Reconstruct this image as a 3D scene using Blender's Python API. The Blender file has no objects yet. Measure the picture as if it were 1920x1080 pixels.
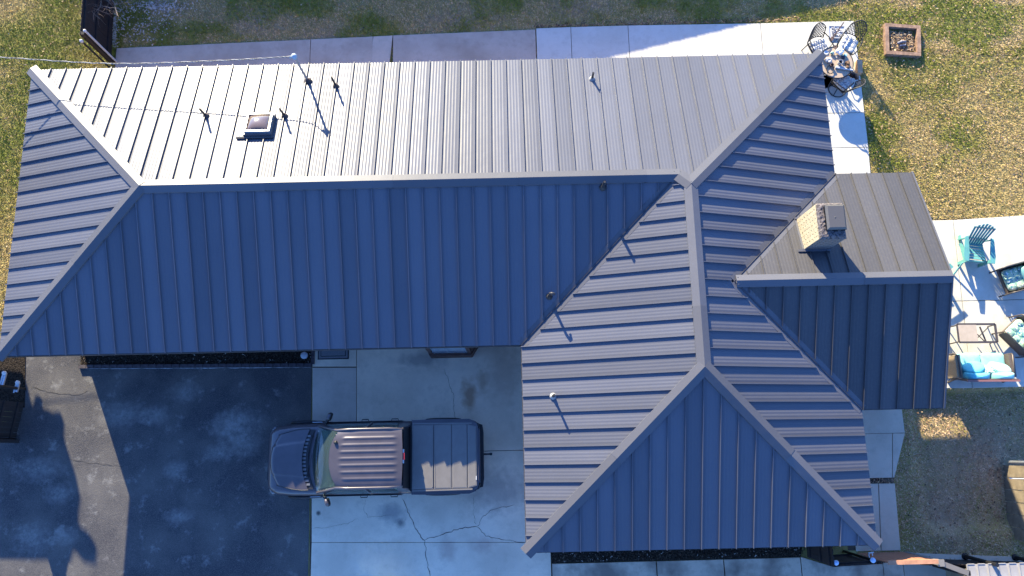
import bpy, math, random
import numpy as np
from mathutils import Vector, Matrix

random.seed(7)
rng = np.random.default_rng(7)
PI = math.pi
R = math.radians
scene = bpy.context.scene
COL = scene.collection

# ------------------------------------------------------------------ camera
FPX = 1431.0
EH = 2.5                                     # eave height above the ground
CAM = Vector((12.7027, -2.5204, 18.8098 + EH))
EUL = (0.2078, 0.0021, -0.0214)
cam_data = bpy.data.cameras.new("camera")
cam = bpy.data.objects.new("camera", cam_data)
COL.objects.link(cam)
cam.location = CAM
cam.rotation_euler = EUL
cam_data.sensor_width = 36.0
cam_data.lens = 36.0 * FPX / 1920.0
cam_data.clip_end = 500.0
scene.camera = cam

# ------------------------------------------------------------------ sky, sun, exposure
SUN_EL, SUN_AZ = R(20.3), R(22.0)            # light travels south, 22 degrees towards east
SD = Vector((math.sin(SUN_AZ) * math.cos(SUN_EL), -math.cos(SUN_AZ) * math.cos(SUN_EL), -math.sin(SUN_EL)))
world = bpy.data.worlds.new("World")
scene.world = world
world.use_nodes = True
wn = world.node_tree
wn.nodes.clear()
sky = wn.nodes.new("ShaderNodeTexSky")
sky.sky_type = 'NISHITA'
sky.sun_disc = False
sky.sun_elevation = SUN_EL
sky.sun_rotation = -SUN_AZ
sky.ozone_density = 4.0
sky.air_density = 1.0
sky.dust_density = 0.3
bg = wn.nodes.new("ShaderNodeBackground")
bg.inputs['Strength'].default_value = 0.112
wo = wn.nodes.new("ShaderNodeOutputWorld")
tint = wn.nodes.new("ShaderNodeMix"); tint.data_type = 'RGBA'; tint.blend_type = 'MULTIPLY'; tint.inputs[0].default_value = 1.0
tint.inputs[7].default_value = (0.69, 0.95, 1.42, 1)          # the photograph's cold, saturated clear sky
wn.links.new(sky.outputs['Color'], tint.inputs[6])
wn.links.new(tint.outputs[2], bg.inputs['Color'])
wn.links.new(bg.outputs['Background'], wo.inputs['Surface'])
sun_data = bpy.data.lights.new("sun", 'SUN')
sun_data.energy = 5.0
sun_data.angle = R(0.5)
sun_data.color = (1.0, 0.88, 0.61)
sun = bpy.data.objects.new("sun", sun_data)
COL.objects.link(sun)
sun.rotation_euler = SD.to_track_quat('-Z', 'Y').to_euler()
sun.location = (0, 0, 30)
vs = scene.view_settings
vs.view_transform = 'Standard'
vs.look = 'None'
vs.gamma = 1.0
vs.use_curve_mapping = False
vs.exposure = 1.85

# ------------------------------------------------------------------ helpers
CROT = Matrix.Rotation(EUL[2], 3, 'Z') @ Matrix.Rotation(EUL[1], 3, 'Y') @ Matrix.Rotation(EUL[0], 3, 'X')
def at(px, py, z=0.0):
    """real-world point at height z that was measured at pixel (px, py) of the 1920x1080 photograph"""
    v = CROT @ Vector(((px - 960) / FPX, (540 - py) / FPX, -1.0))
    t = (z - CAM.z) / v.z
    return CAM + v * t

ORG = {}
class MB:
    def __init__(self):
        self.v = []; self.f = []; self.s = []; self.mi = []
    def add(self, verts, faces, smooth=False, m=0):
        b = len(self.v)
        self.v += [tuple(p) for p in verts]
        for f in faces:
            self.f.append(tuple(i + b for i in f)); self.s.append(smooth); self.mi.append(m)
        return self
    def box(self, c, size, rz=0.0, rot=None, m=0):
        hx, hy, hz = size[0] / 2, size[1] / 2, size[2] / 2
        M = rot if rot is not None else Matrix.Rotation(rz, 3, 'Z')
        c = Vector(c)
        vs_ = [c + M @ Vector((x, y, z)) for z in (-hz, hz) for y in (-hy, hy) for x in (-hx, hx)]
        return self.add(vs_, [(0, 2, 3, 1), (4, 5, 7, 6), (0, 1, 5, 4), (2, 6, 7, 3), (0, 4, 6, 2), (1, 3, 7, 5)], False, m)
    def bar(self, p, q, w, h, up=(0, 0, 1), m=0):
        p, q = Vector(p), Vector(q)
        d = q - p; L_ = d.length
        if L_ < 1e-6: return self
        x = d / L_
        u = Vector(up)
        if abs(x.dot(u)) > 0.98: u = Vector((1, 0, 0)) if abs(x.x) < 0.9 else Vector((0, 1, 0))
        y = u.cross(x).normalized(); z = x.cross(y)
        M = Matrix((x, y, z)).transposed()
        return self.box((p + q) / 2, (L_, w, h), rot=M, m=m)
    def tube(self, pts, r, n=8, cap=True, m=0):
        pts = [Vector(p) for p in pts]
        rs = r if isinstance(r, (list, tuple)) else [r] * len(pts)
        rings = []
        prev = None
        for i, p in enumerate(pts):
            d = (pts[min(i + 1, len(pts) - 1)] - pts[max(i - 1, 0)]).normalized()
            if prev is None:
                a = Vector((0, 0, 1)) if abs(d.z) < 0.9 else Vector((1, 0, 0))
                y = a.cross(d).normalized()
            else:
                y = (prev - d * prev.dot(d)).normalized()
            prev = y
            z = d.cross(y)
            rings.append([p + (y * math.cos(2 * PI * k / n) + z * math.sin(2 * PI * k / n)) * rs[i] for k in range(n)])
        vs_ = [v for ring in rings for v in ring]
        fs = []
        for i in range(len(pts) - 1):
            for k in range(n):
                a, b = i * n + k, i * n + (k + 1) % n
                fs.append((a, b, b + n, a + n))
        self.add(vs_, fs, True, m)
        if cap:
            self.add(rings[0], [tuple(reversed(range(n)))], False, m)
            self.add(rings[-1], [tuple(range(n))], False, m)
        return self
    def lathe(self, c, prof, n=20, m=0, smooth=True):
        c = Vector(c)
        vs_ = [c + Vector((r * math.cos(2 * PI * k / n), r * math.sin(2 * PI * k / n), z)) for r, z in prof for k in range(n)]
        fs = []
        for i in range(len(prof) - 1):
            for k in range(n):
                a, b = i * n + k, i * n + (k + 1) % n
                fs.append((a, b, b + n, a + n))
        return self.add(vs_, fs, smooth, m)
    def prism(self, poly, z0, z1, m=0):
        n = len(poly)
        a = sum(poly[i][0] * poly[(i + 1) % n][1] - poly[(i + 1) % n][0] * poly[i][1] for i in range(n))
        if a < 0: poly = list(reversed(poly))
        vs_ = [(p[0], p[1], z0) for p in poly] + [(p[0], p[1], z1) for p in poly]
        fs = [tuple(reversed(range(n))), tuple(range(n, 2 * n))] + [(i, (i + 1) % n, (i + 1) % n + n, i + n) for i in range(n)]
        return self.add(vs_, fs, False, m)
    def grid(self, fn, nu, nv, smooth=True, m=0, flip=False):
        vs_ = [fn(i / nu, j / nv) for j in range(nv + 1) for i in range(nu + 1)]
        fs = []
        for j in range(nv):
            for i in range(nu):
                a = j * (nu + 1) + i
                q = (a, a + 1, a + nu + 2, a + nu + 1)
                fs.append(tuple(reversed(q)) if flip else q)
        return self.add(vs_, fs, smooth, m)
    def pillow(self, c, size, rot=None, e=0.45, n=14, k=8, m=0, lump=None):
        c = Vector(c); M = rot if rot is not None else Matrix.Identity(3)
        def sp(v, p): return math.copysign(abs(v) ** p, v)
        vs_ = []
        for j in range(k + 1):
            ph = -PI / 2 + PI * j / k
            for i in range(n):
                th = 2 * PI * i / n
                p = Vector((sp(math.cos(ph), 0.7) * sp(math.cos(th), e) * size[0] / 2, sp(math.cos(ph), 0.7) * sp(math.sin(th), e) * size[1] / 2, sp(math.sin(ph), 0.9) * size[2] / 2))
                vs_.append(c + M @ p)
        fs = []
        for j in range(k):
            for i in range(n):
                a, b = j * n + i, j * n + (i + 1) % n
                fs.append((a, b, b + n, a + n))
        return self.add(vs_, fs, True, m)
    def build(self, name, mats, parent=None, recentre=True):
        if not self.v: return None
        V = np.array(self.v, dtype=np.float64)
        lo, hi = V.min(0), V.max(0)
        c = np.array([(lo[0] + hi[0]) / 2, (lo[1] + hi[1]) / 2, lo[2]]) if recentre else np.zeros(3)
        me = bpy.data.meshes.new(name)
        me.from_pydata((V - c).tolist(), [], self.f)
        if not isinstance(mats, (list, tuple)): mats = [mats]
        for m in mats: me.materials.append(m)
        me.polygons.foreach_set('use_smooth', self.s)
        if len(mats) > 1: me.polygons.foreach_set('material_index', self.mi)
        me.update()
        o = bpy.data.objects.new(name, me)
        COL.objects.link(o)
        po = ORG.get(parent.name, np.zeros(3)) if parent is not None else np.zeros(3)
        o.location = tuple(c - po)
        ORG[o.name] = c
        if parent is not None: o.parent = parent
        return o

def tag(o, label=None, cat=None, group=None, kind=None):
    if label: o['label'] = label
    if cat: o['category'] = cat
    if group: o['group'] = group
    if kind: o['kind'] = kind
    return o
def thing(name, label, cat, loc=(0, 0, 0), rz=0.0, group=None):
    o = bpy.data.objects.new(name, None)
    o.empty_display_size = 0.2
    COL.objects.link(o)
    o.location = loc; o.rotation_euler = (0, 0, rz)
    ORG[o.name] = np.zeros(3)
    return tag(o, label, cat, group)
def share(proto, name, loc, parent, rz=0.0, scale=None):
    """another object on the same mesh; loc in the thing's frame"""
    o = bpy.data.objects.new(name, proto.data)
    COL.objects.link(o)
    po = ORG.get(parent.name, np.zeros(3))
    o.location = tuple(np.array(loc) - po); o.rotation_euler = (0, 0, rz)
    if scale: o.scale = scale
    o.parent = parent
    ORG[o.name] = np.array(loc)
    return o
def copy_tree(o, parent=None):
    c = o.copy(); COL.objects.link(c)
    if parent is not None: c.parent = parent
    ORG[c.name] = ORG.get(o.name, np.zeros(3))
    for ch in list(o.children): copy_tree(ch, c)
    return c
def rotm(ax, ay=0, az=0):
    return Matrix.Rotation(az, 3, 'Z') @ Matrix.Rotation(ay, 3, 'Y') @ Matrix.Rotation(ax, 3, 'X')

# ------------------------------------------------------------------ materials
def mk(name, col, rough=0.6, metal=0.0, spec=0.5, var=0.0, vscale=8.0, col2=None, bump=0.0, bscale=40.0, coords='Object', coat=0.0, detail=4.0, trans=0.0, ior=1.45, sheen=0.0, stretch=None):
    m = bpy.data.materials.new(name); m.use_nodes = True
    nt = m.node_tree; N = nt.nodes; Lk = nt.links
    b = N['Principled BSDF']
    b.inputs['Roughness'].default_value = rough
    b.inputs['Metallic'].default_value = metal
    b.inputs['Specular IOR Level'].default_value = spec
    b.inputs['Coat Weight'].default_value = coat
    b.inputs['Transmission Weight'].default_value = trans
    b.inputs['IOR'].default_value = ior
    b.inputs['Base Color'].default_value = (*col, 1)
    if sheen: b.inputs['Sheen Weight'].default_value = sheen
    vec = None
    if var or bump or col2:
        if coords == 'World':
            g = N.new('ShaderNodeNewGeometry'); vec = g.outputs['Position']
        else:
            t = N.new('ShaderNodeTexCoord'); vec = t.outputs['Object']
        if stretch:
            mp = N.new('ShaderNodeMapping'); mp.inputs['Scale'].default_value = stretch
            Lk.new(vec, mp.inputs['Vector']); vec = mp.outputs['Vector']
    if var or col2:
        n = N.new('ShaderNodeTexNoise'); n.inputs['Scale'].default_value = vscale; n.inputs['Detail'].default_value = detail
        Lk.new(vec, n.inputs['Vector'])
        r = N.new('ShaderNodeValToRGB')
        c2 = col2 if col2 else tuple(c * (1 + var) for c in col)
        c1 = col if col2 else tuple(c * (1 - var) for c in col)
        r.color_ramp.elements[0].position = 0.35; r.color_ramp.elements[1].position = 0.65
        r.color_ramp.elements[0].color = (*c1, 1); r.color_ramp.elements[1].color = (*c2, 1)
        Lk.new(n.outputs['Fac'], r.inputs['Fac']); Lk.new(r.outputs['Color'], b.inputs['Base Color'])
    if bump:
        n2 = N.new('ShaderNodeTexNoise'); n2.inputs['Scale'].default_value = bscale; n2.inputs['Detail'].default_value = 5
        Lk.new(vec, n2.inputs['Vector'])
        bp = N.new('ShaderNodeBump'); bp.inputs['Strength'].default_value = 1.0; bp.inputs['Distance'].default_value = bump
        Lk.new(n2.outputs['Fac'], bp.inputs['Height']); Lk.new(bp.outputs['Normal'], b.inputs['Normal'])
    return m

class NT:
    """short-hand for layered world-space materials"""
    def __init__(self, name, rough=0.85, spec=0.3):
        self.m = bpy.data.materials.new(name); self.m.use_nodes = True
        self.t = self.m.node_tree; self.N = self.t.nodes; self.L = self.t.links
        self.b = self.N['Principled BSDF']
        self.b.inputs['Roughness'].default_value = rough
        self.b.inputs['Specular IOR Level'].default_value = spec
        self.pos = self.N.new('ShaderNodeNewGeometry').outputs['Position']
    def noise(self, scale, detail=5, lo=0.4, hi=0.6, off=(0, 0, 0), rough=0.55, stretch=(1, 1, 1)):
        mp = self.N.new('ShaderNodeMapping'); mp.inputs['Location'].default_value = off; mp.inputs['Scale'].default_value = stretch
        self.L.new(self.pos, mp.inputs['Vector'])
        n = self.N.new('ShaderNodeTexNoise'); n.inputs['Scale'].default_value = scale; n.inputs['Detail'].default_value = detail; n.inputs['Roughness'].default_value = rough
        self.L.new(mp.outputs['Vector'], n.inputs['Vector'])
        r = self.N.new('ShaderNodeMapRange'); r.inputs['From Min'].default_value = lo; r.inputs['From Max'].default_value = hi
        self.L.new(n.outputs['Fac'], r.inputs['Value'])
        return r.outputs['Result']
    def blob(self, c, rx, ry, soft=0.7):
        """1 inside an ellipse about world point c, fading outwards, edge broken by noise"""
        mp = self.N.new('ShaderNodeMapping'); mp.vector_type = 'POINT'
        mp.inputs['Scale'].default_value = (1 / rx, 1 / ry, 0); mp.inputs['Location'].default_value = (-c[0] / rx, -c[1] / ry, 0)
        self.L.new(self.pos, mp.inputs['Vector'])
        ln = self.N.new('ShaderNodeVectorMath'); ln.operation = 'LENGTH'
        self.L.new(mp.outputs['Vector'], ln.inputs[0])
        n = self.N.new('ShaderNodeTexNoise'); n.inputs['Scale'].default_value = 5; n.inputs['Detail'].default_value = 6
        self.L.new(self.pos, n.inputs['Vector'])
        ad = self.N.new('ShaderNodeMath'); ad.operation = 'MULTIPLY_ADD'; ad.inputs[1].default_value = 1.2; 
        self.L.new(n.outputs['Fac'], ad.inputs[0]); self.L.new(ln.outputs['Value'], ad.inputs[2])
        r = self.N.new('ShaderNodeMapRange'); r.inputs['From Min'].default_value = 1.6; r.inputs['From Max'].default_value = 1.6 - soft
        self.L.new(ad.outputs[0], r.inputs['Value'])
        return r.outputs['Result']
    def mul(self, a, k):
        x = self.N.new('ShaderNodeMath'); x.operation = 'MULTIPLY'
        self.L.new(a, x.inputs[0])
        if isinstance(k, (int, float)): x.inputs[1].default_value = k
        else: self.L.new(k, x.inputs[1])
        return x.outputs[0]
    def mix(self, fac, a, b, mode='MIX'):
        x = self.N.new('ShaderNodeMix'); x.data_type = 'RGBA'; x.blend_type = mode
        if isinstance(fac, (int, float)): x.inputs[0].default_value = fac
        else: self.L.new(fac, x.inputs[0])
        for s, c in ((6, a), (7, b)):
            if isinstance(c, tuple): x.inputs[s].default_value = (*c, 1)
            else: self.L.new(c, x.inputs[s])
        return x.outputs[2]
    def color(self, c):
        if isinstance(c, tuple): self.b.inputs['Base Color'].default_value = (*c, 1)
        else: self.L.new(c, self.b.inputs['Base Color'])
    def bump(self, scale, dist, detail=6):
        n = self.N.new('ShaderNodeTexNoise'); n.inputs['Scale'].default_value = scale; n.inputs['Detail'].default_value = detail
        self.L.new(self.pos, n.inputs['Vector'])
        bp = self.N.new('ShaderNodeBump'); bp.inputs['Distance'].default_value = dist
        self.L.new(n.outputs['Fac'], bp.inputs['Height']); self.L.new(bp.outputs['Normal'], self.b.inputs['Normal'])

ROOFC = (0.094, 0.097, 0.117)
def roof_mat(name, col, rough):
    q = NT(name, rough, 0.17)
    c = q.mix(q.mul(q.noise(0.6, 6, 0.35, 0.75), 0.35), col, tuple(x * 1.25 for x in col))
    c = q.mix(q.mul(q.noise(14, 4, 0.5, 0.8), 0.25), c, (0.13, 0.12, 0.11))
    oi = q.N.new('ShaderNodeObjectInfo')
    mr = q.N.new('ShaderNodeMapRange'); mr.inputs['To Min'].default_value = 0.88; mr.inputs['To Max'].default_value = 1.12
    q.L.new(oi.outputs['Random'], mr.inputs['Value'])
    sc = q.N.new('ShaderNodeVectorMath'); sc.operation = 'SCALE'
    q.L.new(c, sc.inputs[0]); q.L.new(mr.outputs['Result'], sc.inputs['Scale'])
    q.color(sc.outputs[0])
    q.bump(1.7, 0.006, 2)
    return q.m
M_ROOF = roof_mat("painted_metal_roof", ROOFC, 0.36)
M_ROOFG = roof_mat("older_metal_roof", (0.066, 0.064, 0.068), 0.40)
M_CAP = roof_mat("painted_metal_trim", (0.094, 0.094, 0.106), 0.42)
M_FASCIA = mk("fascia_paint", (0.05, 0.045, 0.045), 0.5)
M_SOFFIT = mk("soffit_paint", (0.5, 0.48, 0.45), 0.7)
M_WALL = mk("wall_brick_paint", (0.3, 0.2, 0.15), 0.85, var=0.2, vscale=6, bump=0.004, bscale=30)
M_WOODDK = mk("dark_stained_wood", (0.020, 0.014, 0.013), 0.8, var=0.35, vscale=5, bump=0.003, bscale=50, stretch=(1, 1, 0.15))
M_WOODTAN = mk("tan_stained_wood", (0.22, 0.175, 0.115), 0.8, var=0.2, vscale=5, bump=0.003, bscale=50)
M_GALV = mk("galvanised_steel", (0.45, 0.47, 0.5), 0.4, metal=0.8, var=0.1, vscale=20)
M_WHITE = mk("white_plastic", (0.5, 0.5, 0.5), 0.5)
M_BLACK = mk("black_paint", (0.012, 0.012, 0.013), 0.45)
M_RUBBER = mk("black_rubber", (0.015, 0.015, 0.016), 0.85, var=0.3, vscale=20)
M_PIPE = mk("dark_vent_pipe", (0.035, 0.033, 0.034), 0.5)

# ================================================================== SETTING
L, W1, W2, S = 21.1994, 7.7119, 8.2463, 4.9084
PM, GM = 0.3502, 0.3682                       # pitch of the main roof and of the gable wing
GY1, GY0, GX = 4.2888, -1.7636, 1.9849        # gable eaves (north, south) and its reach beyond the east eave
GYM, GH = (GY1 + GY0) / 2, (GY1 - GY0) / 2
WX = L - W2

# --- grass ground
q = NT("lawn_soil", 0.95, 0.1)
g1 = q.mix(q.noise(0.55, 5, 0.42, 0.6), (0.34, 0.27, 0.11), (0.26, 0.225, 0.065))
g2 = q.mix(q.mul(q.noise(1.6, 6, 0.55, 0.68, (7, 3, 0)), 0.7), g1, (0.16, 0.17, 0.04))
g3 = q.mix(q.mul(q.noise(30, 4, 0.45, 0.7), 0.55), g2, (0.42, 0.33, 0.19))
g4 = q.mix(q.mul(q.noise(90, 3, 0.5, 0.75, (1, 9, 2)), 0.5), g3, (0.045, 0.05, 0.02))
for (bx, by, rx_, ry_) in ((25.6, -2.9, 2.6, 1.9), (24.4, -4.6, 1.2, 1.2), (27.5, -4.4, 1.6, 1.4), (7.5, 9.9, 1.6, .7), (11.2, 10.4, 1.8, .6), (5.0, 10.6, 1.3, .7), (15.0, 10.8, 1.2, .6)):
    g4 = q.mix(q.mul(q.blob((bx, by), rx_, ry_, 0.9), 0.85), g4, (0.37, 0.265, 0.175))
q.color(g4); q.bump(60, 0.03)
M_SOIL = q.m
q = NT("bare_dirt", 0.95, 0.1)
q.color(q.mix(q.noise(3, 6, 0.4, 0.65), (0.06, 0.045, 0.035), (0.11, 0.085, 0.06))); q.bump(50, 0.02)
M_DIRT = q.m

mb = MB()
def sstep(t):
    t = np.clip(t, 0, 1); return t * t * (3 - 2 * t)
def gz(x, y):
    """the lawn drops away south of the raised patio"""
    return -0.28 * sstep((x - 23.5) / 0.5) * sstep((-1.16 - y) / 0.12) * sstep((y + 5.1) / 0.5)
gx_ = list(range(-60, 23, 4)) + list(np.linspace(23.2, 24.4, 9)) + [25.5, 27] + list(range(30, 95, 5))
gy_ = list(range(-70, -6, 4)) + list(np.linspace(-5.4, -4.4, 9)) + [-3.5, -2.5, -1.6] + list(np.linspace(-1.34, -1.1, 7)) + [0, 2] + list(range(5, 85, 5))
mb.grid(lambda u, v: (gx_[round(u * (len(gx_) - 1))], gy_[round(v * (len(gy_) - 1))], float(gz(gx_[round(u * (len(gx_) - 1))], gy_[round(v * (len(gy_) - 1))]))), len(gx_) - 1, len(gy_) - 1, smooth=True)
tag(mb.build("lawn", M_SOIL), kind='structure')

# --- concrete
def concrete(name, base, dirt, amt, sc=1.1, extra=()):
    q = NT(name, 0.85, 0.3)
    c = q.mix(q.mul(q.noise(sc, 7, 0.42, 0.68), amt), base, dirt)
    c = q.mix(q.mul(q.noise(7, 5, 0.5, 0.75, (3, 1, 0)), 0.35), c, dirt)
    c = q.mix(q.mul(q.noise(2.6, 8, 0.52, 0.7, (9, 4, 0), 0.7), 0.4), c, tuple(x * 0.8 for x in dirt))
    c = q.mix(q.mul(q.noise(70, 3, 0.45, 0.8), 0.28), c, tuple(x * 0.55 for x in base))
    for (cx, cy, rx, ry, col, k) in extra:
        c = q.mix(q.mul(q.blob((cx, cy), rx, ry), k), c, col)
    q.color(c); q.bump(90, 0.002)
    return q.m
def pxy(px, py, z=0.0):
    p = at(px, py, z); return (p.x, p.y)
ru = pxy(880, 740); ru2 = pxy(905, 715); oil = pxy(752, 980); oil2 = pxy(598, 962); st1 = pxy(790, 675); st2 = pxy(945, 700)
rs3 = pxy(840, 1030); rs4 = pxy(905, 1020); oil3 = pxy(735, 962); st4 = pxy(930, 920)
M_CONC_NEW = concrete("pale_concrete", (0.58, 0.56, 0.50), (0.47, 0.44, 0.37), 0.6, 0.9)
M_CONC_PATIO = concrete("patio_concrete", (0.56, 0.54, 0.48), (0.44, 0.41, 0.33), 0.65, 1.4)
M_CONC_OLD = concrete("weathered_concrete", (0.50, 0.415, 0.335), (0.36, 0.285, 0.22), 0.9, 0.8)
M_CONC_DRIVE = concrete("driveway_concrete", (0.71, 0.59, 0.44), (0.52, 0.425, 0.315), 0.8, 0.7,
    [(ru[0], ru[1], .30, .55, (0.30, 0.17, 0.09), .75), (ru2[0], ru2[1], .2, .4, (0.28, 0.17, 0.1), .5),
     (oil[0], oil[1], .16, .16, (0.12, 0.12, 0.12), .8), (oil2[0], oil2[1], .08, .08, (0.06, 0.06, 0.06), .9),
     (oil3[0], oil3[1], .5, .3, (0.22, 0.22, 0.21), .7), (st4[0], st4[1], 1.1, .7, (0.25, 0.21, 0.18), .6),
     (st1[0], st1[1], .9, .25, (0.28, 0.25, 0.21), .7), (st2[0], st2[1], .6, 1.2, (0.40, 0.31, 0.23), .6),
     (rs3[0], rs3[1], .3, .4, (0.36, 0.25, 0.2), .5), (rs4[0], rs4[1], .4, .3, (0.36, 0.25, 0.2), .5)])
M_CONC_PATCH = concrete("patched_concrete", (0.54, 0.45, 0.36), (0.42, 0.35, 0.28), 0.7, 1.5)
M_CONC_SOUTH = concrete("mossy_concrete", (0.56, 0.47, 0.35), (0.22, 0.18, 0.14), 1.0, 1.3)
M_CONC_EAST = concrete("grey_path_concrete", (0.55, 0.48, 0.37), (0.44, 0.38, 0.29), 0.7, 1.2)

def inset(poly, d):
    """shrink a convex polygon by d on every side"""
    n = len(poly); P = [Vector((p[0], p[1])) for p in poly]
    a = sum(P[i].x * P[(i + 1) % n].y - P[(i + 1) % n].x * P[i].y for i in range(n))
    if a < 0: P.reverse()
    out = []
    for i in range(n):
        p0, p1, p2 = P[i - 1], P[i], P[(i + 1) % n]
        d1 = (p1 - p0).normalized(); d2 = (p2 - p1).normalized()
        n1 = Vector((-d1.y, d1.x)); n2 = Vector((-d2.y, d2.x))
        b = (n1 + n2); k = b.dot(n1)
        out.append(tuple(p1 + b * (d / max(k, 0.3))))
    return out
PAVED = []                                    # polygons the grass keeps out of
def slab(poly, mat, parent, top=0.04, gap=0.008, label=None):
    PAVED.append(poly)
    p = inset(poly, gap); pi = inset(poly, gap + 0.006)
    n = len(p); b = MB()
    vs_ = [(x, y, -0.32) for x, y in p] + [(x, y, top - 0.006) for x, y in p] + [(x, y, top) for x, y in pi]
    fs = [(i, (i + 1) % n, (i + 1) % n + n, i + n) for i in range(n)] + [(i + n, (i + 1) % n + n, (i + 1) % n + 2 * n, i + 2 * n) for i in range(n)] + [tuple(range(2 * n, 3 * n))]
    b.add(vs_, fs)
    o = b.build("slab", mat, parent)
    if label: o['label'] = label
    return o
def base_sheet(name, poly, mat, z0=-0.05, z1=0.006):
    b = MB(); b.prism(poly, z0, z1)
    return tag(b.build(name, mat), kind='structure')
P = pxy
# north walkway: grey old part, then the pale new part that turns the corner
walk = base_sheet("walkway", [P(218, 92), P(620, 73), P(1005, 57), (P(1005, 57)[0], 7.0), (P(218, 92)[0], 7.0)], M_DIRT)
ny = 7.12
def wslab(x0, t0, x1, t1, mat, top=0.04, lean=0.0):
    a, b = P(x0, t0), P(x1, t1)
    slab([(a[0] - lean, ny), (b[0] - lean, ny), b, a], mat, walk, top)
wslab(219, 91, 583, 74.5, M_CONC_OLD, 0.035); wslab(583, 74.5, 700, 69, M_CONC_OLD, 0.037, 0.0)
wslab(700, 69, 737, 67, M_CONC_PATCH, 0.036, 0.25); wslab(737, 67, 1004, 56, M_CONC_OLD, 0.038)
patio_walk = base_sheet("corner_walkway", [P(1008, 58), P(1598, 43), P(1630, 320), P(1632, 420), (L - 0.72, P(1632, 420)[1]), (L - 0.72, 7.2), (P(1006, 58)[0], 7.2)], M_DIRT)
xs = [(1005, 54), (1070, 51.5), (1177, 48.5), (1425, 44.5)]
for (a, b) in zip(xs[:-1], xs[1:]):
    slab([(P(*a)[0], ny), (P(*b)[0], ny), P(*b), P(*a)], M_CONC_NEW, patio_walk)
c0 = P(1425, 44.5); c1 = P(1600, 40)
slab([(c0[0], ny), (L - 0.7, ny), P(1612, 140), c1, c0], M_CONC_NEW, patio_walk)
xl = L - 0.7
def eslab(a, b, mat=M_CONC_NEW):
    a, b = P(*a), P(*b)
    slab([(xl, a[1]), a, b, (xl, b[1])], mat, patio_walk)
eslab((1612, 140), (1620, 212)); eslab((1620, 212), (1627.5, 277)); eslab((1627.5, 277), (1633, 340)); eslab((1633, 340), (1640, 412))
# east patio
pat = base_sheet("patio", [P(1630, 416), P(1990, 402), P(1990, 722), (P(1640, 722)[0], P(1990, 722)[1])], M_DIRT)
j1 = [P(1786, 413), P(1803, 565), P(1822, 728)]
le = [(L - .6, P(1622, 415)[1]), (L - .6, P(1628, 567)[1]), (L - .6, P(1634, 729)[1])]
re = [P(1995, 399), P(1995, 560), P(1995, 724)]
for i in range(2):
    slab([le[i], j1[i], j1[i + 1], le[i + 1]], M_CONC_PATIO, pat)
    slab([j1[i], re[i], re[i + 1], j1[i + 1]], M_CONC_PATIO, pat)
# south-east path
ep = base_sheet("side_path", [P(1585, 768), P(1688, 768), P(1692, 812), P(1676, 890), P(1676, 910), P(1686, 1030), P(1590, 1032)], M_DIRT)
xl2 = L - 0.68
slab([(P(1600, 766)[0] - .5, P(1690, 766)[1]), P(1690, 766), P(1696, 812), (P(1600, 766)[0] - .5, P(1696, 812)[1])], M_CONC_EAST, ep)
slab([(P(1600, 812)[0] - .3, P(1672, 812)[1]), P(1672, 812), P(1672, 896), (P(1600, 812)[0] - .3, P(1672, 896)[1])], M_CONC_EAST, ep)
slab([P(1672, 812), P(1696, 812), P(1676, 896), P(1672, 896)], M_CONC_EAST, ep)
slab([(P(1590, 906)[0], P(1646, 906)[1]), P(1646, 906), P(1651, 1033), (P(1590, 906)[0], P(1651, 1033)[1])], M_CONC_EAST, ep, 0.036)
slab([P(1646, 906), P(1677, 906), P(1688, 1032), P(1651, 1033)], M_CONC_EAST, ep)
# driveway: asphalt apron on the left, concrete on the right
q = NT("sealed_asphalt", 0.85, 0.35)
c = q.mix(q.noise(0.8, 6, 0.4, 0.66), (0.036, 0.035, 0.040), (0.085, 0.079, 0.074))
c = q.mix(q.mul(q.noise(60, 4, 0.45, 0.72), 0.55), c, (0.17, 0.155, 0.135))
sp_ = q.noise(9, 7, 0.22, 0.95, (2, 2, 0), 0.72)
wp = [P(335, 968), P(450, 790), P(60, 1010), P(110, 925), P(330, 880), P(230, 778), P(455, 830), P(350, 735), P(410, 850), P(70, 880), P(430, 800), P(290, 780), P(120, 1005)]
for i, p in enumerate(wp):
    c = q.mix(q.mul(sp_, q.blob(p, (0.45, 0.85, 0.65, 0.5)[i % 4], (0.3, 0.42, 0.5, 0.36)[i % 4], 1.0)), c, (0.29, 0.275, 0.255))
c = q.mix(q.mul(q.noise(2.3, 8, 0.56, 0.72, (5, 5, 0), 0.7), 0.55), c, (0.27, 0.26, 0.24))
q.color(c); q.bump(45, 0.012)
M_ASPH = q.m
yb = -12.0
mb = MB()
mb.prism([P(52, 640), P(586, 640), (P(584, 1080)[0], yb), (P(50, 1080)[0] - 1.2, yb), (P(-60, 800)[0], P(0, 800)[1]), P(20, 790)], -0.05, 0.012)
drive = tag(mb.build("driveway", M_ASPH), kind='structure')
PAVED.append([P(52, 640), P(586, 640), (P(584, 1080)[0], yb), (P(50, 1080)[0] - 4, yb), (P(50, 700)[0] - 1, P(0, 700)[1])])
y_mid = P(940, 845)[1]
cd = base_sheet("concrete_drive", [P(588, 640), P(1040, 640), (P(1032, 1080)[0], yb), (P(587, 1080)[0], yb)], M_DIRT, -0.05, 0.014)
slab([(P(586, 640)[0], 0.55), (P(669, 640)[0], 0.55), P(669, 688), P(586, 688)], M_CONC_DRIVE, cd, 0.05)
slab([P(586, 689), P(669, 689), (P(669, 845)[0], y_mid), (P(586, 845)[0], y_mid)], M_CONC_PATCH, cd, 0.042, label="darker patched concrete slab by the doorstep")
slab([(P(669, 640)[0], 0.55), (WX + .7, 0.55), (WX + .7, y_mid), (P(669, 845)[0], y_mid)], M_CONC_DRIVE, cd, 0.05)
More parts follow.
